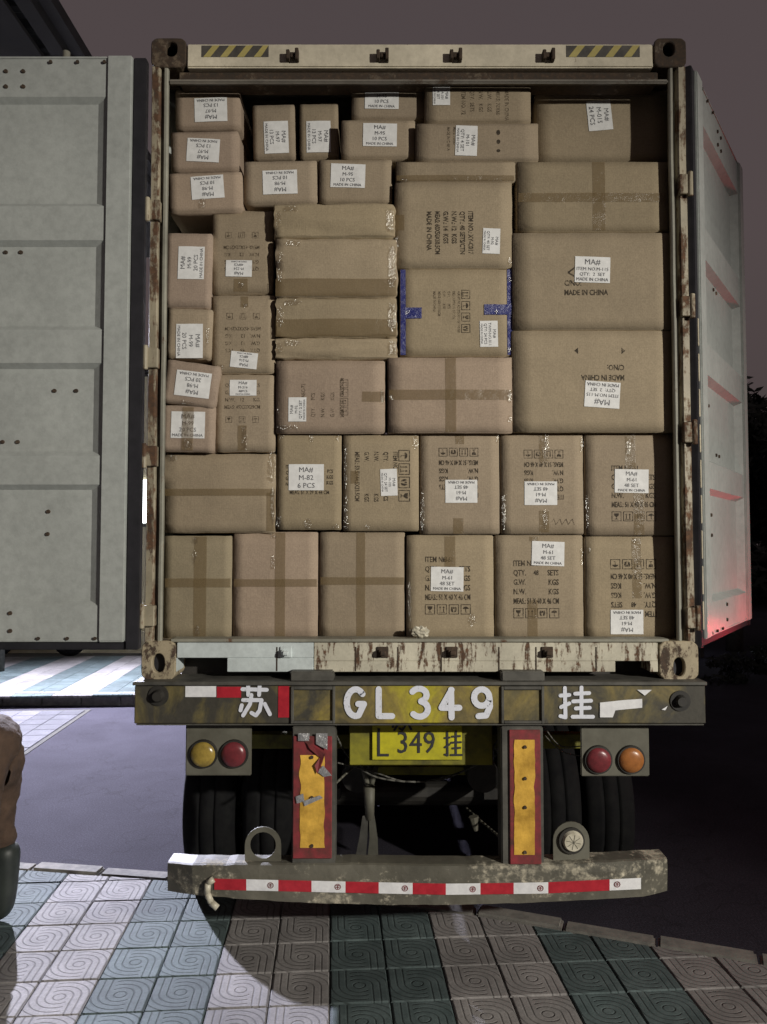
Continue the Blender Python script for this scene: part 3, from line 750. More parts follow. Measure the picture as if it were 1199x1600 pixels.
        pr_.mesh('printed_text', lambda a, b: s.F(*(c + ux * a + uy * b), off + .0012), M[col], lb)
        return s
    def printed(s, cx, cy, scale, rot, fn, mat='ink', off=.0010):
        pr_ = Print2D(); fn(pr_); k_ = s.k() * scale; c = Vector(s.uv(cx, cy)); A = R(rot)
        ux = Vector((math.cos(A), math.sin(A))); uy = Vector((-math.sin(A), math.cos(A)))
        for q in [pr_] + pr_.icons:
            if q.v: q.mesh('printed_marks' if q is pr_ else 'handling_symbol', lambda a, b: s.F(*(c + (ux * a + uy * b) * k_), off), M[mat], s.o)
        return s
def block(item='M-61', dims='MEAS.: 51 X 40 X 46 CM', unit='SETS', qty='48', icons=True, rows=5):
    def fn(p):   # units: picture pixels, centred
        y = 42
        for l_, m_, r_ in (('ITEM NO.', item, ''), ('QTY.', qty, unit), ('G.W.', '', 'KGS'), ('N.W.', '', 'KGS'))[:rows - 1]:
            p.text(l_, -36, y, 12.5, None, .02, .72, 'l'); p.text(r_, 36, y, 12.5, None, .02, .72, 'r')
            if m_: p.text(m_, 0, y, 11, None, .02, .72)
            y -= 15
        p.text(dims, 0, y, 12.5, 72, .02, .72)
        if icons:
            for i, k_ in enumerate(('glass', 'up', 'hands', 'rain')): p.icon(k_, -28.5 + 19 * i, y - 19, 16)
    return fn
def small_block(dims='MEAS: 45X32X29CM', made=False):
    def fn(p):
        for i, k_ in enumerate(('glass', 'up', 'rain')): p.icon(k_, -21 + 21 * i, -26, 10)
        y = 28
        for l_, m_, r_ in (('QTY.', '48', 'PCS'), ('G.W.', '13', 'KG'), ('N.W.', '12', 'KG')):
            p.text(l_, -27, y, 8, None, .01, .9, 'l'); p.text(m_, 0, y, 8, None, .01, .9); p.text(r_, 27, y, 8, None, .01, .9, 'r'); y -= 11.5
        p.text(dims, 0, y, 8, 56, .01, .9)
    return fn
def lines_fn(lines, h=11, gap=15, wd=90, align='l', bold=.015, sx=.8):
    def fn(p):
        y = gap * (len(lines) - 1) / 2
        for t_ in lines:
            p.text(t_, -wd / 2 if align == 'l' else 0, y, h, wd, bold, sx, align); y -= gap
    return fn

C = Carton
# ---- bottom row
c = C((256, 837, 362, 998), .10, .5, 'plain kraft carton at bottom left corner, against the left post', 'g'); c.tape(303, 838, 323, 996); c.tape(258, 904, 361, 918, off=.003).glints((305, 845, 8, 12), (304, 870, 6, 20), (309, 985, 8, 16))
c = C((364, 831, 497, 997), .105, .5, 'plain pinkish carton, second from the left in the bottom row', 'p'); c.tape(430, 832, 446, 996); c.tape(366, 905, 496, 917, off=.003).glints((428, 838, 10, 6), (427, 878, 6, 22))
c = C((499, 831, 633, 998), .11, .5, 'plain carton with taped centre seam, third from the left in the bottom row', 'a'); c.tape(557, 832, 571, 997); c.tape(501, 902, 632, 914, off=.003)
c = C((635, 836, 772, 1000), .10, .5, 'carton with white label over its print, fourth from the left in the bottom row', 'y')
c.printed(700, 916, .98, 0, block()); c.tape(695, 838, 712, 892).label(699, 905, 51, 38, 0, STD('M-61', '48 SET'), tilt=-1).glints((640, 940, 5, 60), (738, 968, 12, 20), (640, 990, 8, 10))
c = C((774, 836, 912, 1000), .103, .5, 'carton with label above the full item print, second from the right in the bottom row', 'y')
c.printed(838, 922, .98, 0, block()); c.tape(824, 938, 840, 998); c.tape(828, 838, 842, 846, off=.0016).label(857, 865, 51, 38, 0, STD('M-61', '48 SET'), tilt=-2).glints((910, 870, 3, 30))
c = C((915, 838, 1055, 1000), .10, .5, 'carton with label below upside down print, bottom right corner of the load', 'y')
c.printed(990, 918, .98, 180, block()); c.tape(988, 840, 1003, 935).label(979, 972, 51, 38, 180, STD('M-61', '48 SET')).glints((993, 845, 6, 6), (922, 860, 3, 8))
# ---- second row
c = C((256, 708, 431, 833), .085, .5, 'wide dented plain carton with taped right edge, second row, left end', 'a', rough=.009, bulge=.008); c.tape(258, 764, 430, 775, off=.002).glints((425, 730, 13, 50), (427, 790, 6, 60), (270, 716, 12, 10)); c.tape(417, 770, 430, 830, off=.0024)
c = C((433, 676, 534, 828), .09, .5, 'carton with large white label printed 6 PCS', 'y'); c.printed(484, 742, 1.0, 0, lambda p: (p.text('MEAS: 51 X 29 X 44 CM', 0, -28, 8.5, 74, .02, .72), [p.text(t_, -37, 12 - 9 * i, 8, None, .02, .7, 'l') for i, t_ in enumerate(('ITEM', 'QTY.', 'G.W.', 'N.W.'))], [p.text(t_, 37, 5 - 9 * i, 8, None, .02, .7, 'r') for i, t_ in enumerate(('PCS', 'KGS', 'KGS'))]))
c.label(479, 746, 55, 41, 0, ['MA#', 'M-82', '6 PCS'], [1, 1, 1]).glints((440, 682, 8, 10), (487, 684, 6, 14), (436, 815, 8, 16), (481, 818, 12, 16), (528, 683, 6, 10), (526, 822, 10, 6))
c = C((536, 678, 655, 830), .09, .5, 'carton with sideways item print, edge wrapped in shiny tape, third in the second row', 'y')
c.printed(588, 752, 1.0, -90, lambda p: ([p.text(t_, -46, 30 - 15 * i, 10, None, .02, .7, 'l') for i, t_ in enumerate(('ITEM NO.', 'QTY.', 'N.W.', 'G.W.', 'MEAS.: 59.5X44.5X33.5CM'))], [p.text(t_, 20, 15 - 15 * i, 10, None, .02, .7, 'l') for i, t_ in enumerate(('PCS', 'KGS', 'KGS'))]))
c.printed(632, 745, 1.0, -90, lambda p: [p.icon(k_, -33 + 21 * i, 0, 18) for i, k_ in enumerate(('rain', 'up', 'hands', 'glass'))]); c.tape(548, 736, 560, 756)
c.label(608, 754, 42, 26, -90, ['MA#', 'M-100', 'QTY: 24 SET', 'MADE IN CHINA'], tilt=2).glints((541, 800, 7, 52), (540, 730, 4, 70), (650, 690, 8, 24), (575, 823, 6, 5))
c = C((656, 675, 781, 835), .095, .5, 'carton with upside down label and print, fourth in the second row', 'a')
c.printed(717, 738, .85, 180, block()); c.tape(708, 810, 724, 834); c.tape(712, 676, 726, 694).label(721, 768, 50, 36, 180, STD('M-61', '48 SET')).glints((660, 800, 6, 60), (778, 684, 4, 16))
c = C((783, 675, 912, 835), .095, .5, 'carton with scribbled pen marks under its upside down label, in the second row', 'a')
c.printed(850, 741, .85, 180, block()); c.tape(842, 798, 858, 832); c.tape(843, 677, 856, 725).label(845, 771, 51, 37, 180, STD('M-61', '48 SET')).glints((787, 800, 6, 56), (855, 690, 6, 30), (851, 812, 6, 30), (910, 695, 3, 20))
c.printed(880, 815, 1.0, 0, lambda p: [p.line((-18 + 3.2 * i, 5 * math.sin(i * 2.1)), (-14.8 + 3.2 * i, 5 * math.sin((i + 1) * 2.1) - 1), .8) for i in range(11)], 'pale_ink')
c = C((915, 677, 1056, 837), .095, .5, 'carton with rounded label over upright print, right end of the second row', 'a')
c.printed(990, 772, .95, 0, block()); c.tape(978, 680, 994, 733); c.tape(990, 770, 1006, 836).label(987, 752, 53, 37, 0, STD('M-61', '48 SET'), tilt=-1).glints((983, 698, 6, 24), (917, 800, 4, 50))
# ---- left small columns
c = C((252, 633, 335, 706), .04, .42, 'small carton with creased label crossed by shiny tape, lowest of the left column', 'p', tilt=1, rough=.006); c.label(294, 664, 53, 42, 0, STD('M-99', '20 PCS')).tape(285, 636, 303, 704, 'tape', .0046); c.glints((292, 650, 12, 14), (290, 670, 10, 20), (295, 694, 16, 14))
c = C((256, 566, 340, 634), .035, .42, 'tilted carton with upside down 20 PCS label, second from bottom of left column', 'p', tilt=8, rough=.005); c.label(302, 600, 55, 40, 180, STD('M-98', '20 PCS'), tilt=1).glints((298, 630, 24, 6))
c = C((261, 482, 331, 560), .05, .42, 'small carton with sideways 20 PCS label, third from the bottom of the left column', 'a', tilt=2); c.label(297, 533, 54, 42, -90, STD('M-99', '20 PCS'), tilt=2).glints((326, 524, 5, 26))
c = C((259, 364, 330, 480), .05, .42, 'tall narrow carton with sideways label, below the dark gap at the left post', 'p', tilt=1); c.label(299, 411, 52, 41, 90, STD('M-99', '20 PCS'), tilt=0)
c = C((336, 585, 430, 706), .075, .45, 'carton with an upright 48PCS label above three symbols, beside the two lowest small cartons', 'a', rough=.005); c.printed(379, 630, 1.0, 0, small_block(), 'pale_ink'); c.tape(372, 665, 386, 704).label(380, 606, 42, 25, 0, ['MA#', 'M-216', '48PCS', 'MADE IN CHINA'], [1.3, 1.1, 1.0, .6]).glints((383, 685, 8, 36))
c = C((331, 461, 430, 583), .07, .45, 'carton with a tilted upside down 48PCS label and symbols along its top', 'a', rough=.005); c.printed(380, 520, 1.0, 180, small_block(), 'pale_ink'); c.tape(376, 463, 388, 480).label(382, 563, 42, 25, 180, ['MA#', 'M-216', '48PCS', 'MADE IN CHINA'], [1.3, 1.1, 1.0, .6], tilt=-6).glints((345, 574, 14, 8), (384, 478, 8, 6))
c = C((331, 329, 427, 459), .08, .45, 'carton with upside down label low on its face, below the upper left stack', 'a', rough=.007); c.printed(378, 393, 1.0, 180, small_block(), 'pale_ink'); c.label(374, 420, 41, 26, 180, ['MA#', 'M-224', '48PCS', 'MADE IN CHINA'], [1.3, 1.1, 1.0, .6], tilt=-1); c.tape(366, 436, 388, 456).glints((378, 447, 8, 10))
# ---- tape wrapped flat cartons of the middle
gy = [(318, 371, 'uppermost of the four tape wrapped flat cartons in the middle'), (371.5, 464, 'tallest of the four tape wrapped flat cartons in the middle'), (464.5, 527, 'third from the top of the tape wrapped flat cartons in the middle'), (527.5, 560, 'thinnest and lowest of the tape wrapped flat cartons in the middle')]
for i, (ya, yb, lb) in enumerate(gy):
    x0_, x1_ = (427, 618) if i == 0 else (430, 621)
    c = C((x0_, ya, x1_, yb), .03 + .007 * i, .5, lb, 'y', rough=.014, bulge=.014, cuts=11)
    if i in (1, 2): c.tape(x0_ + 1, yb - 28, x1_ - 1, yb - 1, off=.002)
    c.glints((x0_ + 28, ya + 9, 26, 9), (x1_ - 8, (ya + yb) / 2, 12, (yb - ya) * .7), (x0_ + 8, (ya + yb) / 2, 10, (yb - ya) * .5))
c = C((431, 563, 602, 677), .06, .5, 'wide carton with sideways faded print, under the tape wrapped flat cartons', 'p')
c.printed(505, 618, .95, 90, lines_fn(['ITEM NO. ABC-72', 'QTY.      PCS', 'N.W.      KGS', 'G.W.      KGS', 'MEAS: 77X49X50 CM'], 9, 16, 72), 'pale_ink')
c.printed(538, 621, 1.0, 90, lambda p: [p.icon(k_, -22 + 14.5 * i, 0, 13) for i, k_ in enumerate(('glass', 'hands', 'rain', 'up'))], 'pale_ink'); c.tape(566, 612, 601, 628).label(465, 640, 38, 28, 90, ['MA#', 'M-92', 'QTY: 2 SET', 'MADE IN CHINA']).glints((450, 668, 34, 6), (598, 620, 5, 24), (435, 642, 4, 6))
c = C((606, 558, 802, 676), .05, .5, 'plain carton crossed by two strips of brown tape, left of the large right carton', 'p'); c.tape(696, 559, 713, 675); c.tape(608, 609, 801, 625, off=.003).glints((612, 621, 6, 8), (797, 620, 6, 20), (797, 655, 5, 10))
# ---- right of the middle
c = C((625, 420, 802, 556), .06, .5, 'carton with blue tape along both sides and sideways symbols', 'y')
c.printed(728, 488, 1.0, -90, lambda p: [p.icon(k_, -28 + 18 * i, 0, 14) for i, k_ in enumerate(('up', 'rain', 'glass', 'hands'))])
c.printed(698, 488, .8, -90, lines_fn(['FURNITURE ACCESSORIES OF WOOD', 'DESCRIPTION: STOOL', 'QTY.        PCS', 'G.W.        KGS', 'MEAS: 60X40X40CM', 'MADE IN CHINA'], 7, 9.5, 82), 'pale_ink')
c.tape(626, 421, 634, 555, 'blue', .002, .001, 'blue_tape'); c.tape(793, 421, 802, 555, 'blue', .002, .001, 'blue_tape'); c.tape(626, 481, 659, 498, 'blue', .004, .002, 'blue_tape'); c.tape(757, 476, 801, 492, 'blue', .004, .002, 'blue_tape')
c.label(764, 522, 41, 28, -90, ['MA#', 'TWM-NO.011', 'QTY: 24 PCS', 'MADE IN CHINA'], tilt=1).glints((637, 489, 6, 6), (776, 489, 5, 6), (797, 437, 5, 6), (796, 548, 4, 8))
c = C((617, 284, 801, 418), .05, .5, 'carton with black sideways print and small label, above the blue taped carton', 'y')
c.printed(703, 364, 1.0, -90, lines_fn(['ITEM NO.: XY-C017', 'QTY.: 40 SETS/CTN', 'N.W.: 12  KGS', 'G.W.: 14  KGS', 'MEAS: 60X50X60.5CM', 'MADE IN CHINA'], 10.5, 13, 68, bold=.03)); c.label(768, 377, 40, 27, -90, ['MA#', 'M-92', 'QTY: 40 SET', 'MADE IN CHINA'], tilt=-2); c.tape(618, 336, 632, 360).glints((797, 408, 5, 10), (620, 380, 4, 20))
c = C((619, 252, 806, 283), .055, .5, 'low carton sealed along its lower edge with brown tape, right of the middle', 'a'); c.tape(620, 274, 804, 282.5).glints((632, 281, 10, 4))
c = C((650, 192, 842, 251), .06, .5, 'carton with three black symbols and a rounded sideways label', 'a'); c.printed(720, 222, .8, -90, lines_fn(['FURNITURE', 'G.W.  KGS', 'N.W.  KGS', 'MEAS: 70X60', 'MADE IN CHINA'], 8, 12, 60), 'pale_ink')
c.printed(779, 222, 1.0, -90, lambda p: [p.spot([(a + 3.6 * math.cos(t) * (1.3 - .3 * i), 3.2 * math.sin(t)) for t in [k_ * .785 for k_ in range(8)]]) for i, a in enumerate((-15, 0, 14))]); c.label(729, 220, 48, 34, -90, ['MA#', 'M-101', 'QTY: 4 SET', 'MADE IN CHINA'], tilt=-2)
c = C((664, 134, 830, 191), .075, .5, 'topmost carton with rows of faded sideways print, under the header', 'a'); c.printed(758, 165, .9, -90, lines_fn(['MADE IN CHINA', 'MEAS: 70X60', 'G.W.   KGS', 'N.W.   KGS', 'QTY.  SETS', 'ITEM NO. 72'], 10, 15, 54), 'pale_ink'); c.label(690, 149, 32, 27, -90, ['MA#', 'M-101', '4 SET', 'MADE IN CHINA'])
c = C((801, 363, 1056, 515), .045, .5, 'very wide carton with upright label beside a printed triangle, right side of the load', 'y', rough=.004)
c.printed(922, 446, 1.0, 0, lambda p: (p.text('C/NO:', -40, 3, 12, None, .03, .8, 'l'), p.text('MADE IN CHINA', -40, -12, 12, 68, .03, .9, 'l'), p.line((-34, 20), (-22, 29), 2.5), p.line((-34, 20), (-22, 13), 2.5)))
c.label(926, 422, 55, 41, 0, ['MA#', 'ITEM NO.M-115', 'QTY:  2  SET', 'MADE IN CHINA'], [1.5, .9, .9, .9], tilt=-2).glints((1050, 380, 4, 10))
c = C((800, 516, 1056, 675), .05, .5, 'very wide carton with upside down label and print, beneath its upright twin on the right', 'y', rough=.004)
c.printed(938, 582, 1.0, 180, lambda p: (p.text('C/NO:', -38, -8, 12, None, .03, .8, 'l'), p.text('MADE IN CHINA', -38, 8, 12, 68, .03, .9, 'l'), p.spot([(-40, -34), (-34, -29), (-34, -39)]), p.spot([(40, -34), (34, -29), (34, -39)])))
c.label(941, 617, 55, 41, 180, ['MA#', 'ITEM NO.M-115', 'QTY:  2  SET', 'MADE IN CHINA'], [1.5, .9, .9, .9], tilt=-4)
c = C((808, 252, 1048, 361), .055, .5, 'plain wide carton with a cross of brown tape, under the upper right gap', 'y'); c.tape(926, 253, 946, 360); c.tape(810, 302, 1040, 316, off=.003)
c = C((838, 140, 1046, 251), .17, .5, 'carton with tilted sideways label set back in the upper right corner, partly shaded', 'y'); c.label(937, 181, 48, 38, -90, ['MA#', 'M-015', '24 PCS'], [1, 1, 1], tilt=5)
# ---- top left
c = C((274, 139, 375, 200), .12, .36, 'small carton with upside down 13 PCS label, top of the left stack', 'p', tilt=-1); c.label(330, 172, 51, 38, 180, STD('M-97', '13 PCS'), tilt=1)
c = C((267, 205, 373, 266), .09, .36, 'small carton with crooked upside down 13 PCS label, middle of the upper left stack', 'p', tilt=-1.2); c.label(318, 235, 51, 37, 180, STD('M-97', '13 PCS'), tilt=-4)
c = C((263, 269, 378, 331), .055, .36, 'small carton with torn shiny tape under its label, over the dark gap at upper left', 'p', tilt=-1.6); c.label(325, 293, 51, 37, 180, STD('M-98', '10 PCS'), tilt=3).glints((317, 318, 12, 15))
c = C((395, 163, 461, 247), .17, .36, 'narrow upright carton with sideways label, left one of a pair in the top gap', 'a', tilt=-1.4); c.label(432, 215, 51, 38, -90, STD('M-97', '13 PCS'), tilt=1)
c = C((468, 161, 529, 247), .17, .36, 'narrow upright carton with sideways label, right one of a pair in the top gap', 'a', tilt=-1); c.label(498, 214, 50, 38, -90, STD('M-97', '13 PCS'))
c = C((381, 251, 496, 318), .085, .36, 'carton with upside down 10 PCS label beneath the two narrow upright cartons', 'a', tilt=-1); c.label(438, 285, 54, 38, 180, STD('M-98', '10 PCS'), tilt=1)
c = C((498, 249, 613, 317), .08, .36, 'carton with upright 10 PCS label resting on the tape wrapped cartons', 'a', tilt=0); c.label(544, 275, 54, 38, 0, STD('M-95', '10 PCS'), tilt=-2)
c = C((533, 187, 649, 247), .10, .36, 'carton with upright 10 PCS label, lower one of the two left of the faded print', 'a'); c.label(594, 211, 53, 37, 0, STD('M-95', '10 PCS'), tilt=-1)
c = C((549, 126, 665, 186), .12, .36, 'carton with upright 10 PCS label, highest carton touching the header', 'a'); c.label(597, 153, 53, 36, 0, STD('M-95', '10 PCS'), tilt=-1)
# crumpled film caught on the sill
bm = bmesh.new(); bmesh.ops.create_icosphere(bm, subdivisions=3, radius=1)
p0 = W(657, 988, .02)
for v in bm.verts:
    n = noise.noise(v.co * 3) * .5 + noise.noise(v.co * 9) * .35; v.co *= (1 + n); v.co = Vector((v.co.x * .036, v.co.y * .016, v.co.z * .024))
film = finish('crumpled_film', bm, M['lens_w'], smooth=False); film.location = p0 + Vector((0, .01, 0))
tag(film, 'scrap of crumpled yellowish film caught on the container sill', 'scrap')

# ================================================================== TRAILER
tr = empty('trailer_chassis', (0, 0, 0)); tag(tr, 'grey container trailer chassis with stencilled rear beam, yellow plate and striped bumper', 'trailer')
YB = -.06
x0, x1, z0, z1 = rect(210, 1071, 1103, 1131, YB)
bm = bmesh.new(); bbox(bm, x0, x1, YB, .05, z0, z1)
bmesh.ops.subdivide_edges(bm, edges=[e_ for e_ in bm.edges if abs(e_.verts[0].co.x - e_.verts[1].co.x) > 1], cuts=30)
for v in bm.verts:
    v.co.z += noise.noise(Vector((v.co.x * 3, v.co.z, 0))) * .003; v.co.y += noise.noise(Vector((v.co.x * 4, v.co.z * 5, 3))) * .003
bmesh.ops.recalc_face_normals(bm, faces=bm.faces)
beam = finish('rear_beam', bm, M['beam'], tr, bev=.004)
boxobj('top_flange', x0 - .006, x1 + .004, YB - .012, .14, z1 + .001, z1 + .017, M['steel'], tr, .003)
boxobj('bottom_flange', x0 + .01, x1 - .01, YB - .004, .05, z0 - .006, z0 - .001, M['steel'], tr, .001)
for px in (487, 818):
    a = rect(px - 34, 1054, px + 34, 1066, YB); boxobj('twist_lock', a[0], a[1], YB + .004, .1, a[2], a[3] + .012, M['steel'], tr, .006, 2)
def on_beam(name, pr_, mat, off=.004): return pr_.mesh(name, lambda a, b: (*W(a, b, YB - off).xy, W(a, b, YB - off).z), mat, tr)
def pbox(name, x0, y0, x1, y1, mat, Y=YB, th=.003, parent=None, bev=.0):
    a = rect(x0, y0, x1, y1, Y); return boxobj(name, a[0], a[1], Y - th, Y + .0005, a[2], a[3], mat, parent or tr, bev)
# plate frames (raised frames where the uprights meet the beam)
for a, b in ((455, 524), (783, 850)):
    r_ = rect(a, 1072, b, 1130, YB); bm = bmesh.new()
    for q in ((r_[0], r_[0] + .012, r_[2], r_[3]), (r_[1] - .012, r_[1], r_[2], r_[3]), (r_[0] + .0121, r_[1] - .0121, r_[3] - .014, r_[3]), (r_[0] + .0121, r_[1] - .0121, r_[2], r_[2] + .012)):
        bbox(bm, q[0], q[1], YB - .012, YB + .004, q[2], q[3])
    bmesh.ops.recalc_face_normals(bm, faces=bm.faces); finish('beam_frame', bm, M['steel'], tr, bev=.002)
# stencilled registration, painted by hand: strokes as thick lines (picture pixels, y down -> mapped through W)
def stroke_set(strokes, th):
    p = Print2D()
    for s_ in strokes:
        for (ax, ay), (bx, by) in zip(s_, s_[1:]):
            p.line((ax, ay), (bx, by), th)
            p.poly([(bx + th / 2 * math.cos(t), by + th / 2 * math.sin(t)) for t in [k_ * math.pi / 5 for k_ in range(10)]])
        ax, ay = s_[0]; p.poly([(ax + th / 2 * math.cos(t), ay + th / 2 * math.sin(t)) for t in [k_ * math.pi / 5 for k_ in range(10)]])
    return p
def arc(cx, cy, rx, ry, a0, a1, n=12): return [(cx + rx * math.cos(R(a0 + (a1 - a0) * i / n)), cy + ry * math.sin(R(a0 + (a1 - a0) * i / n))) for i in range(n + 1)]
M['stencil'] = mat_ink('white_spray_paint', (.74, .76, .84), .37, 60)
SU = [[(379, 1077), (417, 1078)], [(388, 1070), (388, 1086)], [(406, 1070), (405, 1086)], [(380, 1094), (409, 1094), (406, 1110), (400, 1118), (393, 1114)], [(393, 1086), (391, 1100), (380, 1118)], [(378, 1102), (376, 1110)], [(414, 1100), (422, 1116)]]
GUA = [[(876, 1087), (890, 1086)], [(883, 1075), (884, 1121), (876, 1119)], [(877, 1105), (890, 1099)], [(899, 1084), (921, 1083)], [(909, 1074), (909, 1120)], [(896, 1096), (924, 1095)], [(900, 1107), (922, 1106)], [(895, 1120), (927, 1120)]]
on_beam('registration_mark', stroke_set(SU, 6.2), M['stencil'])
on_beam('registration_mark', stroke_set(GUA, 6.0), M['stencil'])
T7 = [("G", [arc(556, 1098, 14, 21, -40, -330 + 0, 14)[:13] + [(569, 1100), (560, 1100)]]),
      ("L", [[(592, 1077), (592, 1119), (613, 1119)]]),
      ("3", [arc(655, 1086, 12, 10, -150, 75, 9) , arc(656, 1108, 13, 12, -80, 140, 10)]),
      ("4", [[(706, 1078), (690, 1106), (718, 1106)], [(705, 1078), (706, 1121)]]),
      ("9", [arc(753, 1090, 12, 13, 0, 360, 14), [(765, 1090), (766, 1104), (760, 1118), (748, 1119)]])]
for _, s_ in T7: on_beam('registration_letter', stroke_set(s_, 9.6), M['stencil'])
pbox('reflective_tape', 290, 1072, 338, 1089, M['retro_w']); pbox('reflective_tape', 339, 1073, 377, 1090, M['retro_r']); pbox('reflective_tape', 435, 1072, 452, 1121, M['retro_r'])
def peel(pts):
    q = Print2D(); q.poly(pts); on_beam('peeled_tape', q, M['retro_w'], .006)
peel([(938, 1098), (975, 1094), (1004, 1092), (1004, 1106), (962, 1110), (958, 1121), (938, 1121)]); peel([(996, 1078), (1019, 1078), (1008, 1087)]); peel([(1034, 1109), (1044, 1103), (1040, 1110)])
pass
for px, py in ((248, 1087), (1063, 1095)):
    p = W(px, py, YB); bm = bmesh.new(); cyl(bm, (p.x, YB - .006, p.z), (p.x, YB + .002, p.z), .044, n=20); cyl(bm, (p.x, YB - .03, p.z), (p.x, YB - .006, p.z), .020, .028, n=14)
    finish('beam_bolt', bm, M['steeld'], tr, bev=.003)
# uprights, reflector boards
for i, (a, b) in enumerate(((456, 524), (784, 850))):
    r_ = rect(a, 1131, b, 1352, YB); up = boxobj('upright', r_[0], r_[1], YB + .002, .06, r_[2], z0 - .013, M['steel'], tr, .005, 2)
    q = (458, 1150, 519, 1341) if i == 0 else (796, 1140, 845, 1350)
    rr = rect(*q, YB); bm = bmesh.new(); bbox(bm, rr[0], rr[1], YB - .008, YB + .001, rr[2], rr[3]); bmesh.ops.recalc_face_normals(bm, faces=bm.faces)
    bd = finish('reflector_board', bm, M['retro_rd'], tr, bev=.003)
    q2 = (469, 1180, 507, 1325) if i == 0 else (804, 1156, 836, 1336)
    n = 22; v = []; f = []
    for j in range(n + 1):
        y = q2[1] + (q2[3] - q2[1]) * j / n
        for k_ in range(5):
            x = q2[0] + (q2[2] - q2[0]) * k_ / 4 + noise.noise(Vector((k_, y * .05, i))) * 2.5
            p = W(x, y, YB - .0105 - .002 * noise.noise(Vector((x * .1, y * .06, 4)))); v.append(tuple(p))
    for j in range(n):
        for k_ in range(4): o_ = j * 5 + k_; f.append((o_, o_ + 5, o_ + 6, o_ + 1))
    pyd('amber_reflector', v, f, M['retro_y'], bd, True)
    for y in ((1182, 1245, 1320) if i == 0 else (1166, 1215, 1260, 1330)):
        p = W((q2[0] + q2[2]) / 2, y, YB); bm = bmesh.new(); cyl(bm, (p.x, YB - .018, p.z), (p.x, YB - .01, p.z), .007, n=10); finish('rivet', bm, M['rust'], bd)
# torn foil on the left board
for pts in ([(466, 1146), (484, 1146), (483, 1158), (466, 1158)], [(494, 1146), (512, 1146), (512, 1172), (494, 1163)], [(478, 1158), (490, 1166), (508, 1178), (504, 1192), (496, 1210), (492, 1196), (500, 1184), (484, 1170)], [(496, 1206), (505, 1196), (519, 1212), (506, 1214)], [(462, 1245), (474, 1240), (476, 1252), (464, 1256)], [(474, 1252), (500, 1243), (505, 1247), (476, 1260)]):
    pr_ = Print2D(); pr_.poly(pts); red = pts[0] == (478, 1158)
    sh = [W(a, b, YB - .016 - .008 * ((i_ * 7) % 3) / 2) for i_, (a, b) in enumerate(pts)]
    pyd('torn_foil', [tuple(q) for q in sh], [tuple(range(len(sh)))], M['retro_rd'] if red else M['foil'], tr)
# lamp brackets
def bracket(q, lamps):
    r_ = rect(*q, .0); b_ = boxobj('lamp_bracket', r_[0], r_[1], .0, .012, r_[2], r_[3], M['bracket'], tr, .004, 2)
    for px, py, mt in lamps:
        p = W(px, py, 0); bm = bmesh.new(); cyl(bm, (p.x, -.012, p.z), (p.x, .002, p.z), .060, .064, n=28)
        lo = finish('lamp', bm, M['steeld'], b_, bev=.003)
        bm = bmesh.new(); n = 28; prev = None
        for rr, yy in ((.054, -.012), (.050, -.020), (.034, -.026), (.016, -.029)):
            ring = [bm.verts.new((p.x + rr * math.cos(2 * math.pi * i / n), yy, p.z + rr * math.sin(2 * math.pi * i / n))) for i in range(n)]
            if prev:
                for i in range(n): bm.faces.new((prev[i], prev[(i + 1) % n], ring[(i + 1) % n], ring[i]))
            prev = ring
        bm.faces.new(prev); bmesh.ops.recalc_face_normals(bm, faces=bm.faces)
        finish('lens', bm, M[mt], lo, smooth=True)
bracket((290, 1132, 393, 1212), ((318, 1178, 'lens_y'), (366, 1178, 'lens_r')))
bracket((908, 1134, 1015, 1213), ((935, 1187, 'lens_r'), (986, 1187, 'lens_o')))
# number plate on its yellow cross member
r_ = rect(546, 1100, 770, 1196, .10); boxobj('cross_member', r_[0], r_[1], .10, .22, r_[2], r_[3], M['yellowd'], tr, .004)
q = rect(582, 1096, 722, 1187, .09); npl = boxobj('number_plate', q[0], q[1], .085, .089, q[2], q[3], M['plate'], tr, .001)
pn = Print2D(); k1 = .0
pn.text('349', 0, 0, 49, 84, .0, .85); plw = lambda px, py: W(px, py, .082)
def on_plate(pr_, cx, cy): return pr_.mesh('plate_text', lambda a, b: tuple(plw(cx + a, cy - b)), M['black'], npl)
on_plate(pn, 651, 1162)
pn = Print2D(); pn.line((592, 1138), (592, 1182), 4.2); pn.line((591, 1180), (608, 1180), 4.2)
pn.mesh('plate_text', lambda a, b: tuple(plw(a, b)), M['black'], npl)
def glyph(G_, sx, sy, th): return stroke_set([[((x - sx[0]) * sx[1] + sx[2], (y - sy[0]) * sy[1] + sy[2]) for x, y in s_] for s_ in G_], th)
glyph(GUA, (875, .52, 695), (1074, .80, 1143), 3.4).mesh('plate_text', lambda a, b: tuple(plw(a, b)), M['black'], npl)
glyph(SU, (376, .62, 614), (1070, .60, 1112), 3.6).mesh('plate_text', lambda a, b: tuple(plw(a, b)), M['black'], npl)
stroke_set([[(656, 1112), (656, 1130), (663, 1134), (672, 1132), (674, 1122), (666, 1112)]], 3.8).mesh('plate_text', lambda a, b: tuple(plw(a, b)), M['black'], npl)
boxobj('cross_member', -.9, .9, .31, .37, 1.06, 1.13, M['yellowd'], tr, .004)
for sg in (-1, 1):
    for k_, z in enumerate((.42, .62, .82, 1.02)): boxobj('light_block_board', *sorted((sg * 1.2, sg * 1.17)), 4.75, 11.2, z, z + .185, M['steel'], tr, .004)  # unseen boards added to keep the street lamp's light out from underneath
    boxobj('light_block_box', *sorted((sg * 1.12, sg * .6)), 5.2, 6.6, .5, 1.05, M['steeld'], tr, .01)  # unseen box added as a further block to light under the trailer
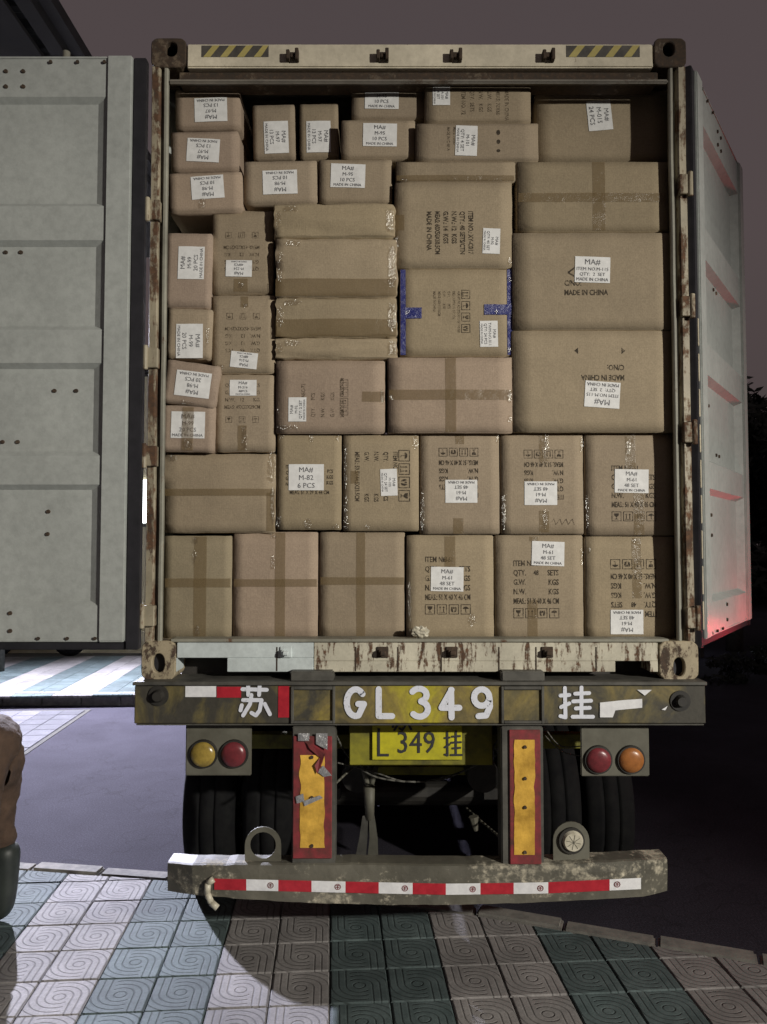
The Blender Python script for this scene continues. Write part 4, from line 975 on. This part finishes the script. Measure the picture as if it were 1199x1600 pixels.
for sg in (-1, 1): boxobj('light_block_panel', *sorted((sg * 1.2, sg * 1.18)), .95, 4.7, 1.0, 1.41, M['steeld'], tr)  # panel added above the tyres to stop lamplight slipping through there
# ladder frame, axles, wheels
for sg in (-1, 1):
    bm = bmesh.new(); x = sg * .46
    for q in ((x - .07, x + .07, 1.36, 1.38), (x - .07, x + .07, 1.02, 1.04), (x - .006, x + .006, 1.0405, 1.3595)): bbox(bm, q[0], q[1], .13, 12.1, q[2], q[3])
    bmesh.ops.recalc_face_normals(bm, faces=bm.faces); finish('main_rail', bm, M['steel'], tr)
for y in (1.9, 3.2, 4.6, 6.2, 8.0, 10.0): boxobj('cross_member', -.454, .454, y, y + .1, 1.12, 1.30, M['steeld'], tr)
AXY = (1.38, 2.69, 4.0)
bm = bmesh.new(); prof = [(.29, -.13), (.36, -.145), (.44, -.145), (.485, -.13), (.505, -.105), (.512, -.06), (.512, -.05), (.502, -.046), (.502, -.034), (.513, -.03), (.514, .03), (.502, .034), (.502, .046), (.512, .05), (.512, .06), (.505, .105), (.485, .13), (.44, .145), (.36, .145), (.29, .13)]
n = 48; rows = []
for i in range(n):
    t = 2 * math.pi * i / n; rows.append([bm.verts.new((x, r * math.cos(t), r * math.sin(t))) for r, x in prof])
for i in range(n):
    a, b = rows[i], rows[(i + 1) % n]
    for k_ in range(len(prof) - 1): bm.faces.new((a[k_], a[k_ + 1], b[k_ + 1], b[k_]))
bmesh.ops.recalc_face_normals(bm, faces=bm.faces)
tyre_me = bpy.data.meshes.new('tyre'); bm.to_mesh(tyre_me); bm.free(); tyre_me.materials.append(M['tyre']); tyre_me.polygons.foreach_set('use_smooth', [True] * len(tyre_me.polygons))
bm = bmesh.new(); cyl(bm, (-.12, 0, 0), (.12, 0, 0), .29, n=32); cyl(bm, (-.14, 0, 0), (.14, 0, 0), .12, n=20)
for i in range(8):
    t = i * math.pi / 4; cyl(bm, (-.13, .2 * math.cos(t), .2 * math.sin(t)), (.13, .2 * math.cos(t), .2 * math.sin(t)), .014, n=6)
rim_me = bpy.data.meshes.new('rim'); bm.to_mesh(rim_me); bm.free(); rim_me.materials.append(M['rim'])
for y in AXY:
    bm = bmesh.new(); cyl(bm, (-1.0, y, .512), (1.0, y, .512), .07, n=16); bbox(bm, -.5, -.4, y - .45, y + .45, .62, .68); bbox(bm, .4, .5, y - .45, y + .45, .62, .68)
    finish('axle', bm, M['steeld'], tr)
    for x in (-1.135, -.80, .80, 1.095):
        w_ = empty('wheel', (x, y, .514)); w_.parent = tr
        link('tyre', tyre_me, w_); link('rim', rim_me, w_)
# hanging strap, brake pipes, cables under the beam
bm = bmesh.new()
for a, b in (((567, 1195), (576, 1232)), ((588, 1197), (579, 1232))):
    p, q = W(*a, .5), W(*b, .5); cyl(bm, p, q, .014, n=8)
p, q = W(577, 1228, .5), W(578, 1280, .5); cyl(bm, p, q, .030, .022, n=10)
finish('hose_bracket', bm, M['bracket'], tr, smooth=True)
for off in (0, 10):
    ps = [W(571 + off, 1275, .49), W(568 + off * 1.6, 1310, .47), W(564 + off * 1.9, 1338, .46)]
    bm = bmesh.new(); v = []
    for i, p in enumerate(ps):
        hw = .014 + .006 * i; v.append((bm.verts.new(p + Vector((-hw, 0, 0))), bm.verts.new(p + Vector((hw, .004, 0)))))
    for a, b in zip(v, v[1:]): bm.faces.new((a[0], a[1], b[1], b[0]))
    bmesh.ops.solidify(bm, geom=bm.faces[:], thickness=.005)
    finish('hanging_strap', bm, M['steel'] if off == 0 else M['bracket'], tr)
def cable(pts, r=.004, mat='steeld'):
    P = [W(*p) for p in pts]; out = []
    for i in range(len(P) - 1):
        a0_, a1_, a2_, a3_ = P[max(i - 1, 0)], P[i], P[i + 1], P[min(i + 2, len(P) - 1)]
        for k_ in range(6):
            t = k_ / 6; out.append(.5 * ((2 * a1_) + (-a0_ + a2_) * t + (2 * a0_ - 5 * a1_ + 4 * a2_ - a3_) * t * t + (-a0_ + 3 * a1_ - 3 * a2_ + a3_) * t ** 3))
    out.append(P[-1]); bm = bmesh.new(); tube(bm, out, r, 6); finish('cable', bm, M[mat], tr, smooth=True)
cable([(526, 1150, .1), (545, 1182, .2), (590, 1215, .3), (680, 1220, .32), (750, 1190, .3), (782, 1150, .15)], .005, 'steel')
cable([(528, 1192, .1), (580, 1205, .3), (640, 1222, .35), (710, 1210, .35), (780, 1178, .2)], .004, 'steel')
cable([(524, 1225, .2), (560, 1195, .4), (600, 1192, .4)], .006, 'bracket')
cable([(850, 1135, .05), (875, 1165, .1), (910, 1166, .05)], .003, 'steel'); cable([(852, 1150, .1), (880, 1175, .2), (915, 1182, .2)], .003, 'steel')
cable([(728, 1262, 1.2), (760, 1290, .8), (784, 1310, .5)], .006, 'bracket')
r_ = rect(585, 1196, 745, 1212, .9); boxobj('brake_chamber_bracket', r_[0], r_[1], .9, 1.0, r_[2], r_[3], M['yellowd'], tr, .01)
for px in (560, 752):
    bm = bmesh.new(); p = W(px, 1205, .8); cyl(bm, p + Vector((0, -.1, 0)), p + Vector((0, .12, 0)), .085, n=18); cyl(bm, p + Vector((0, .12, 0)), p + Vector((0, .2, 0)), .03, n=10)
    finish('brake_chamber', bm, M['steeld'], tr, bev=.006)
p, q = W(740, 1276, .9), W(744, 1298, .9); bm = bmesh.new(); cyl(bm, p, q, .028, .012, n=8); finish('drain_plug', bm, M['bracket'], tr)
# rear bumper: a folded bar, ends bent away
YU = -.07
bx = [262, 300, 380, 480, 600, 720, 850, 960, 1010, 1043]
top = [1349, 1352, 1352, 1352, 1352, 1354, 1352, 1347, 1344, 1343]
bot = [1392, 1398, 1405, 1411, 1414, 1414, 1410, 1404, 1401, 1392]
dep = [.10, .02, 0, 0, 0, 0, 0, 0, .03, .11]
def bump_pt(px, t, off=0):  # t 0 top .. 1 bottom
    for i in range(len(bx) - 1):
        if px <= bx[i + 1] or i == len(bx) - 2:
            k_ = (px - bx[i]) / (bx[i + 1] - bx[i]); break
    l_ = lambda L: L[i] + (L[i + 1] - L[i]) * k_
    return W(px, l_(top) + (l_(bot) - l_(top)) * t, YU + l_(dep) - off)
bm = bmesh.new(); rows = []
for j in range(61):
    px = 262 + (1043 - 262) * j / 60; r_ = []
    for t, off in ((-.10, -.10), (-.06, -.012), (0, 0), (.25, .001), (.5, .002), (.75, .001), (1, 0), (1.08, -.014), (1.10, -.10)):
        p = bump_pt(px, max(0, min(1, t)), 0); p.y -= off
        if t < 0: p.z += .004
        if t > 1: p.z -= .004
        p += Vector((0, noise.noise(Vector((px * .03, t * 2, 0))) * .005, noise.noise(Vector((px * .05, t, 9))) * .0035)); r_.append(bm.verts.new(p))
    rows.append(r_)
for a, b in zip(rows, rows[1:]):
    for k_ in range(len(a) - 1): bm.faces.new((a[k_], a[k_ + 1], b[k_ + 1], b[k_]))
bm.faces.new(rows[0]); bm.faces.new(rows[-1][::-1])
bmesh.ops.recalc_face_normals(bm, faces=bm.faces); bmp = finish('bumper', bm, M['bumper'], tr)
segs = [335, 385, 435, 487, 540, 592, 645, 697, 751, 803, 857, 953, 1002]
tops = {335: 1373, 600: 1379, 700: 1381, 850: 1379, 1002: 1372}
def ty(px):
    ks = sorted(tops)
    for a, b in zip(ks, ks[1:]):
        if px <= b: return tops[a] + (tops[b] - tops[a]) * (px - a) / (b - a)
    return tops[ks[-1]]
def on_bump(px, py, off):
    base = bump_pt(px, .5); Yv = base.y; return W(px, py, Yv - off - .006 - abs(noise.noise(Vector((px * .03, 1, 0)))) * .003)
for i, (a, b) in enumerate(zip(segs, segs[1:])):
    v = []; f = []; n = 5
    for j in range(n + 1):
        x = a + (b - a) * j / n; v += [tuple(on_bump(x, ty(x), .002)), tuple(on_bump(x, ty(x) + 17.5, .002))]
    for j in range(n): f.append((2 * j, 2 * j + 1, 2 * j + 3, 2 * j + 2))
    tp = pyd('reflective_tape', v, f, M['retro_w' if i % 2 else 'retro_r'], bmp)
    if i % 2:
        pr_ = Print2D(); cx, cy = (b - 12 if i != 11 else a + 12), ty((a + b) / 2) + 9
        for t in range(10):
            A0, A1 = t * math.pi / 5, (t + 1) * math.pi / 5
            pr_.line((cx + 4.4 * math.cos(A0), cy + 4.4 * math.sin(A0)), (cx + 4.4 * math.cos(A1), cy + 4.4 * math.sin(A1)), 1.1)
        pr_.line((cx - 2, cy - 2), (cx + 2, cy - 2), 1.2); pr_.line((cx - 2.5, cy + .6), (cx + 2.5, cy + .6), 1.2); pr_.line((cx, cy - 3), (cx, cy + 3), 1.0)
        pr_.mesh('tape_mark', lambda x, y: tuple(on_bump(x, y, .0035)), M['retro_rd'], tp)
bm = bmesh.new(); tube(bm, [on_bump(334, 1374, .004), on_bump(325, 1380, .008), on_bump(324, 1396, .01), on_bump(330, 1410, .012), on_bump(340, 1419, .012)], .014, 8)
finish('curled_tape_end', bm, M['lens_w'], bmp, smooth=True)
for q in ((380, 1372, 395, 1374), ):
    pass
# ring brackets standing on the bumper
def ring_bracket(px, py, lit):
    c_ = W(px, py, YU + .035); rO, rI = .078, .056; zb = W(px, 1351, YU + .035).z; n = 24; v = []; f = []
    bm = bmesh.new(); outer = []; inner = []
    for i in range(n):
        t = 2 * math.pi * i / n; cx, cz = math.cos(t), math.sin(t)
        if cz < 0: ox, oz = c_.x + math.copysign(rO, cx) * (1 if abs(cx) > .35 else abs(cx) / .35), zb if abs(cx) < .96 else c_.z + rO * cz * .2
        else: ox, oz = c_.x + rO * cx, c_.z + rO * cz
        outer.append((ox, oz)); inner.append((c_.x + rI * cx, c_.z + rI * cz))
    F0, F1 = [[bm.verts.new((x, y_, z)) for x, z in L] for y_ in (c_.y,) for L in (outer, inner)]
    B0, B1 = [[bm.verts.new((x, c_.y + .008, z)) for x, z in L] for L in (outer, inner)]
    for A_, B_ in ((F0, F1), (B1, B0), (F1, B1), (B0, F0)):
        for i in range(n): bm.faces.new((A_[i], A_[(i + 1) % n], B_[(i + 1) % n], B_[i]))
    bmesh.ops.recalc_face_normals(bm, faces=bm.faces)
    o = finish('lamp_ring_bracket', bm, M['bracket'], tr)
    if lit:
        bm = bmesh.new(); cyl(bm, (c_.x, c_.y - .012, c_.z), (c_.x, c_.y + .006, c_.z), .0555, n=28); finish('lamp_ring', bm, M['steeld'], o, bev=.003)
        bm = bmesh.new(); cyl(bm, (c_.x + .004, c_.y - .026, c_.z), (c_.x + .004, c_.y - .012, c_.z), .038, .045, n=28); ln = finish('lens', bm, M['lens_w'], o, bev=.004)
        for i in range(8):
            t = i * math.pi / 8 + .2; bm = bmesh.new(); d = Vector((math.cos(t), 0, math.sin(t))) * .032; cc = Vector((c_.x + .004, c_.y - .0265, c_.z)); cyl(bm, cc - d, cc + d, .0012, n=4)
            if i % 2: finish('lens_rib', bm, M['bracket'], o)
            else: bm.free()
ring_bracket(411, 1321, False); ring_bracket(893, 1313, True)

# ================================================================== PERSON at the left edge, bending forward (most of the figure is outside the frame)
def skin(name, verts, edges, radii, mat, parent=None, sub=2, root=0):
    me = bpy.data.meshes.new(name); me.from_pydata(verts, edges, []); me.update()
    o = link(name, me, parent); o.data.materials.append(mat)
    md = o.modifiers.new('skin', 'SKIN'); md.use_smooth_shade = True
    sv = me.skin_vertices[0].data
    for i, r_ in enumerate(radii): sv[i].radius = r_ if isinstance(r_, tuple) else (r_, r_)
    for i in range(len(verts)): sv[i].use_root = (i == root)
    cloth = name in ('trousers', 'jacket')
    s2 = o.modifiers.new('sub', 'SUBSURF'); s2.levels = sub; s2.render_levels = sub
    if cloth:
        s2.levels = s2.render_levels = 4; tx = bpy.data.textures.new('folds', 'CLOUDS'); tx.noise_scale = .09; tx.noise_depth = 2
        dm = o.modifiers.new('folds', 'DISPLACE'); dm.texture = tx; dm.strength = .035; dm.mid_level = .5
    return o
gx = -2.10; gy_ = .40; g0 = .15
per = empty('person', (gx, gy_, g0)); tag(per, 'person in brown trousers and dark boots bending over at the left edge', 'person')
hip = (0.0, 0, .90)
V = [hip, (-.12, 0, 1.02), (-.30, 0, 1.08), (-.46, 0, 1.08), (-.55, 0, 1.07), (-.64, 0, 1.02), (-.72, 0, .98),
     (.0, -.10, .84), (.02, -.11, .48), (.05, -.11, .10), (-.06, -.12, .04), (-.14, -.12, .035),
     (.0, .10, .84), (-.02, .12, .48), (.03, .12, .10), (-.08, .13, .04), (-.16, .13, .035),
     (-.46, -.17, 1.04), (-.55, -.20, .78), (-.66, -.18, .55), (-.70, -.17, .46),
     (-.46, .17, 1.04), (-.55, .20, .78), (-.66, .18, .55), (-.70, .17, .46)]
E = [(0, 1), (1, 2), (2, 3), (3, 4), (4, 5), (5, 6), (0, 7), (7, 8), (8, 9), (9, 10), (10, 11), (0, 12), (12, 13), (13, 14), (14, 15), (15, 16), (3, 17), (17, 18), (18, 19), (19, 20), (3, 21), (21, 22), (22, 23), (23, 24)]
RAD = [(.13, .15), .12, .13, .12, .055, .085, .09, .085, .058, .04, .042, .03, .085, .058, .04, .042, .03, .055, .042, .030, .028, .055, .042, .030, .028]
skin('body', V, E, RAD, M['skin'], per)
skin('trousers', [V[0], (-.1, 0, 1.0), (.035, -.09, .86), (.02, -.11, .66), (.03, -.11, .48), (.05, -.11, .34), (.035, .09, .86), (0, .12, .66), (-.01, .12, .48), (.03, .12, .34)], [(0, 1), (0, 2), (2, 3), (3, 4), (4, 5), (0, 6), (6, 7), (7, 8), (8, 9)],
     [(.15, .165), .145, .125, .105, .082, .088, .125, .105, .082, .088], M['trouser'], per)
for y in (-.11, .12): skin('boot', [(.04, y, .40), (.045, y, .22), (.04, y, .06), (-.07, y, .045), (-.16, y, .04)], [(0, 1), (1, 2), (2, 3), (3, 4)], [.082, .066, .058, .050, .038], M['boot'], per)
skin('jacket', [(-.06, 0, .98), (-.2, 0, 1.06), (-.34, 0, 1.10), (-.47, 0, 1.09), (-.46, -.18, 1.04), (-.55, -.21, .78), (-.65, -.185, .58), (-.46, .18, 1.04), (-.55, .21, .78), (-.65, .185, .58)], [(0, 1), (1, 2), (2, 3), (3, 4), (4, 5), (5, 6), (3, 7), (7, 8), (8, 9)], [.14, .145, .15, .13, .075, .062, .052, .075, .062, .052], M['jacket'], per)
skin('hair', [(-.64, 0, 1.05), (-.70, 0, 1.06), (-.76, 0, 1.04)], [(0, 1), (1, 2)], [.08, .095, .075], M['hair'], per)
for sy in (-1, 1):
    hx, hy, hz = -.72, .175 * sy, .42
    vs = [(hx + .02, hy, hz + .05), (hx, hy, hz)]; es = [(0, 1)]; rs = [.026, (.034, .018)]
    for i, ln in enumerate((.060, .070, .066, .052)):
        oy = (i - 1.5) * .020; b_ = len(vs)
        vs += [(hx - .01, hy + oy, hz - .035), (hx - .018, hy + oy * 1.1, hz - .035 - ln * .5), (hx - .012, hy + oy * 1.1, hz - .035 - ln)]; es += [(1, b_), (b_, b_ + 1), (b_ + 1, b_ + 2)]; rs += [.0095, .0085, .007]
    b_ = len(vs); vs += [(hx - .02, hy - sy * .040, hz - .005), (hx - .03, hy - sy * .055, hz - .035)]; es += [(1, b_), (b_, b_ + 1)]; rs += [.011, .009]
    skin('hand', vs, es, rs, M['skin'], per, 1, 1)

# ================================================================== SURROUNDINGS
# building with lit panel and canopy, far left
bld = empty('building', (-7, 10.9, .15)); tag(bld, 'cream rendered building behind the open left door', 'building')
def BP(o): o.parent = bld; o.matrix_parent_inverse = Matrix.Translation((7, -10.9, -.15)); return o
BP(boxobj('wall', -13, -3.9, 10.9, 14.5, .1, 5.2, M['wall']))
BP(boxobj('plinth', -13, -3.2, 10.30, 10.898, .1, .52, M['wall'], bev=.01))
w_ = BP(boxobj('window', -5.35, -4.25, 10.86, 10.899, 2.45, 3.25, M['lit'])); 
f_ = boxobj('window_frame', -5.42, -4.18, 10.87, 10.897, 2.38, 2.449, M['steel'], w_)
BP(boxobj('roof', -13.2, -3.7, 10.7, 14.7, 5.2, 5.35, M['canopy']))
can = empty('canopy', (-2.65, 2.5, 6)); tag(can, 'dark sheet canopy overhead at the upper left of the container', 'canopy')
def NP(o): o.parent = can; o.matrix_parent_inverse = Matrix.Translation((2.65, -2.5, -6)); return o
NP(corrugated('roof_sheet', 9, 36, lambda a, d, t: (-7.6 if t else -2.85, -2 + a, 6.12 + d), M['canopy']))
NP(boxobj('edge_beam', -2.84, -2.72, -2, 7, 5.98, 6.16, M['canopy'])); NP(boxobj('gutter', -2.715, -2.62, -2, 7, 6.06, 6.16, M['canopy']))
NP(boxobj('ceiling_board', -7.4, -2.9, -1.9, 6.9, 5.95, 5.985, M['canopy']))
for y in (-1.5, .8, 3.1, 5.4): NP(boxobj('rafter', -7.5, -2.845, y, y + .09, 5.99, 6.115, M['canopy']))
for y in (-1.8, 6.8): NP(boxobj('column', -7.6, -7.45, y, y + .15, .0, 6.1, M['steel']))
# street lamp that lights the far side
sl = empty('street_lamp', (-5.9, 8.2, .15)); tag(sl, 'street lamp beyond the open left door', 'street lamp')
bm = bmesh.new(); cyl(bm, (0, 0, 0), (0, 0, 5.2), .06, .04, n=12); cyl(bm, (0, 0, 5.2), (.22, 0, 5.30), .025, n=8); finish('pole', bm, M['steel'], sl, smooth=True)
bm = bmesh.new(); bbox(bm, .18, .62, -.18, .18, 5.22, 5.26)
for q_ in ((.18, .20, -.18, .18), (.60, .62, -.18, .18), (.201, .599, -.18, -.16), (.201, .599, .16, .18)): bbox(bm, *q_, 5.12, 5.219)  # hood sides added to keep the lamp's light off the canopy
hd = finish('lamp_head', bm, M['steel'], sl)
bm = bmesh.new(); bbox(bm, .30, .50, -.08, .08, 5.208, 5.218); finish('lamp_glass', bm, M['lit'], hd)
# scooter by the wall
sc = empty('motor_scooter', (-5.5, 9.75, .15)); tag(sc, 'dark motor scooter parked by the yellow wall, seen under the left door', 'scooter')
for x in (0.0, -1.22):
    bm = bmesh.new(); n = 24
    for rr in ((.22, .30),):
        rows = []
        for i in range(n):
            t = 2 * math.pi * i / n; rows.append([bm.verts.new((x + r * math.cos(t), y, .30 + r * math.sin(t))) for r, y in ((.20, -.04), (.26, -.06), (.30, 0), (.26, .06), (.20, .04))])
        for i in range(n):
            for k_ in range(4): bm.faces.new((rows[i][k_], rows[i][k_ + 1], rows[(i + 1) % n][k_ + 1], rows[(i + 1) % n][k_]))
    cyl(bm, (x, -.03, .30), (x, .03, .30), .20, n=20); finish('wheel', bm, M['tyre'], sc, smooth=True)
bm = bmesh.new()
prof = [(-1.35, .62), (-1.0, .42), (-.75, .26), (-.35, .26), (-.2, .55), (-.12, .95), (-.02, .98), (.02, .80), (-.05, .5), (.12, .62), (.28, .55), (.25, .64), (.05, .74)]
sk = [(-1.45, .66), (-1.1, .42), (-.8, .24), (-.32, .22), (-.12, .60), (-.10, 1.0), (-.2, 1.02), (-.32, .66), (-.42, .36), (-.70, .40), (-.78, .72), (-1.4, .80)]
A_ = [bm.verts.new((x, -.14, z)) for x, z in sk]; B_ = [bm.verts.new((x, .14, z)) for x, z in sk]
bm.faces.new(A_); bm.faces.new(B_[::-1])
for i in range(len(sk)): bm.faces.new((A_[i], A_[(i + 1) % len(sk)], B_[(i + 1) % len(sk)], B_[i]))
bmesh.ops.recalc_face_normals(bm, faces=bm.faces); finish('body', bm, M['scoot'], sc, bev=.03, seg=2)
boxobj('seat', -1.42, -.78, -.13, .13, .80, .88, M['rubber'], sc, .03, 2)
bm = bmesh.new(); tube(bm, [(0, 0, .30), (-.14, 0, 1.08)], .03, 8); tube(bm, [(-.18, -.32, 1.10), (-.14, 0, 1.06), (-.18, .32, 1.10)], .014, 8); finish('handlebar', bm, M['steeld'], sc)
# trees and shrubs at the right, in the dark
def foliage(name, parent, c, rx, rz, n, size, seed):
    r_ = random.Random(seed); v = []; f = []
    clumps = [(Vector((r_.gauss(0, .5), r_.gauss(0, .5), r_.gauss(0, .5))), r_.uniform(.25, .55)) for _ in range(16)]
    for i in range(n):
        cc, cr = r_.choice(clumps); d = Vector((r_.gauss(0, 1), r_.gauss(0, 1), r_.gauss(0, 1))).normalized() * cr * r_.uniform(.6, 1.05)
        p = cc + d; p = Vector((c[0] + p.x * rx, c[1] + p.y * rx, c[2] + p.z * rz))
        a = Vector((r_.gauss(0, 1), r_.gauss(0, 1), r_.gauss(0, 1))).normalized(); b = a.orthogonal().normalized(); s_ = size * r_.uniform(.6, 1.3)
        k_ = len(v); v += [tuple(p - a * s_), tuple(p + b * s_ * .4), tuple(p + a * s_), tuple(p - b * s_ * .4)]; f.append((k_, k_ + 1, k_ + 2, k_ + 3))
    return pyd(name, v, f, M['leaf'], parent)
def tree(x, y, h, rx, lab, seed):
    t = empty('tree', (x, y, 0)); tag(t, lab, 'tree', 'dark trees beyond the right door'); bm = bmesh.new()
    pts = [(0, 0, 0), (.05, .02, h * .25), (-.04, .05, h * .5), (.02, 0, h * .75)]; rr = [.16, .12, .09, .04]
    for a, b, r0, r1 in zip(pts, pts[1:], rr, rr[1:]): cyl(bm, a, b, r0, r1, n=10)
    finish('trunk', bm, M['bark'], t, smooth=True)
    for k_ in range(5):
        bm = bmesh.new(); a = k_ * 1.3; cyl(bm, (0, 0, h * (.4 + .05 * k_)), (math.cos(a) * rx * .7, math.sin(a) * rx * .7, h * (.62 + .06 * k_)), .05, .015, n=6); finish('limb', bm, M['bark'], t)
    foliage('crown', t, (0, 0, h * .66), rx, h * .40, 9000, .15, seed)
tree(6.6, 11.5, 5.2, 1.9, 'dark tree showing just beside the outer edge of the right door', 3)
tree(9.6, 13.5, 5.6, 2.4, 'dark tree farther right, at the right edge of the picture', 4)
tree(4.8, 16.5, 5.0, 2.2, 'dark tree farthest back, glimpsed between post and right door', 5)
for i, (x, y, s_, lab) in enumerate(((5.15, 8.3, .42, 'low dusty shrub under the outer corner of the right door'), (6.1, 8.9, .5, 'low dusty shrub at the right edge of the road'), (7.2, 8.4, .5, 'low shrub farthest right behind the road'))):
    t = empty('shrub', (x, y, 0)); tag(t, lab, 'shrub', 'low shrubs beyond the road on the right')
    foliage('foliage', t, (0, 0, s_ * .45), s_, s_ * .45, 900, .05, 20 + i)
    bm = bmesh.new()
    for k_ in range(4): cyl(bm, (0, 0, 0), (math.cos(k_ * 1.6) * s_ * .4, math.sin(k_ * 1.6) * s_ * .4, s_ * .6), .015, .006, n=6)
    finish('stem', bm, M['bark'], t)
hg_ = empty('hedge', (14, 24, 0)); tag(hg_, 'long dark hedge on the horizon beyond the right door', 'hedge')
for k_ in range(6): foliage('foliage', hg_, (-11 + k_ * 4.2, 0, 1.5), 3.2, 1.7, 2600, .26, 60 + k_)
# small lit sign seen between the container and the right door
sg_ = empty('lit_sign', (5.62, 10.6, 0)); tag(sg_, 'small lit white and blue sign board between container and right door', 'sign')
p = W(1093, 943, 10.6)
boxobj('sign_face', -.35, .35, -.03, .03, .62, 1.18, M['litsign'], sg_); boxobj('sign_band', -.351, .351, -.034, -.031, 1.0, 1.12, M['signblue'], sg_); boxobj('post', -.03, .03, .031, .07, 0, 1.1, M['steel'], sg_)
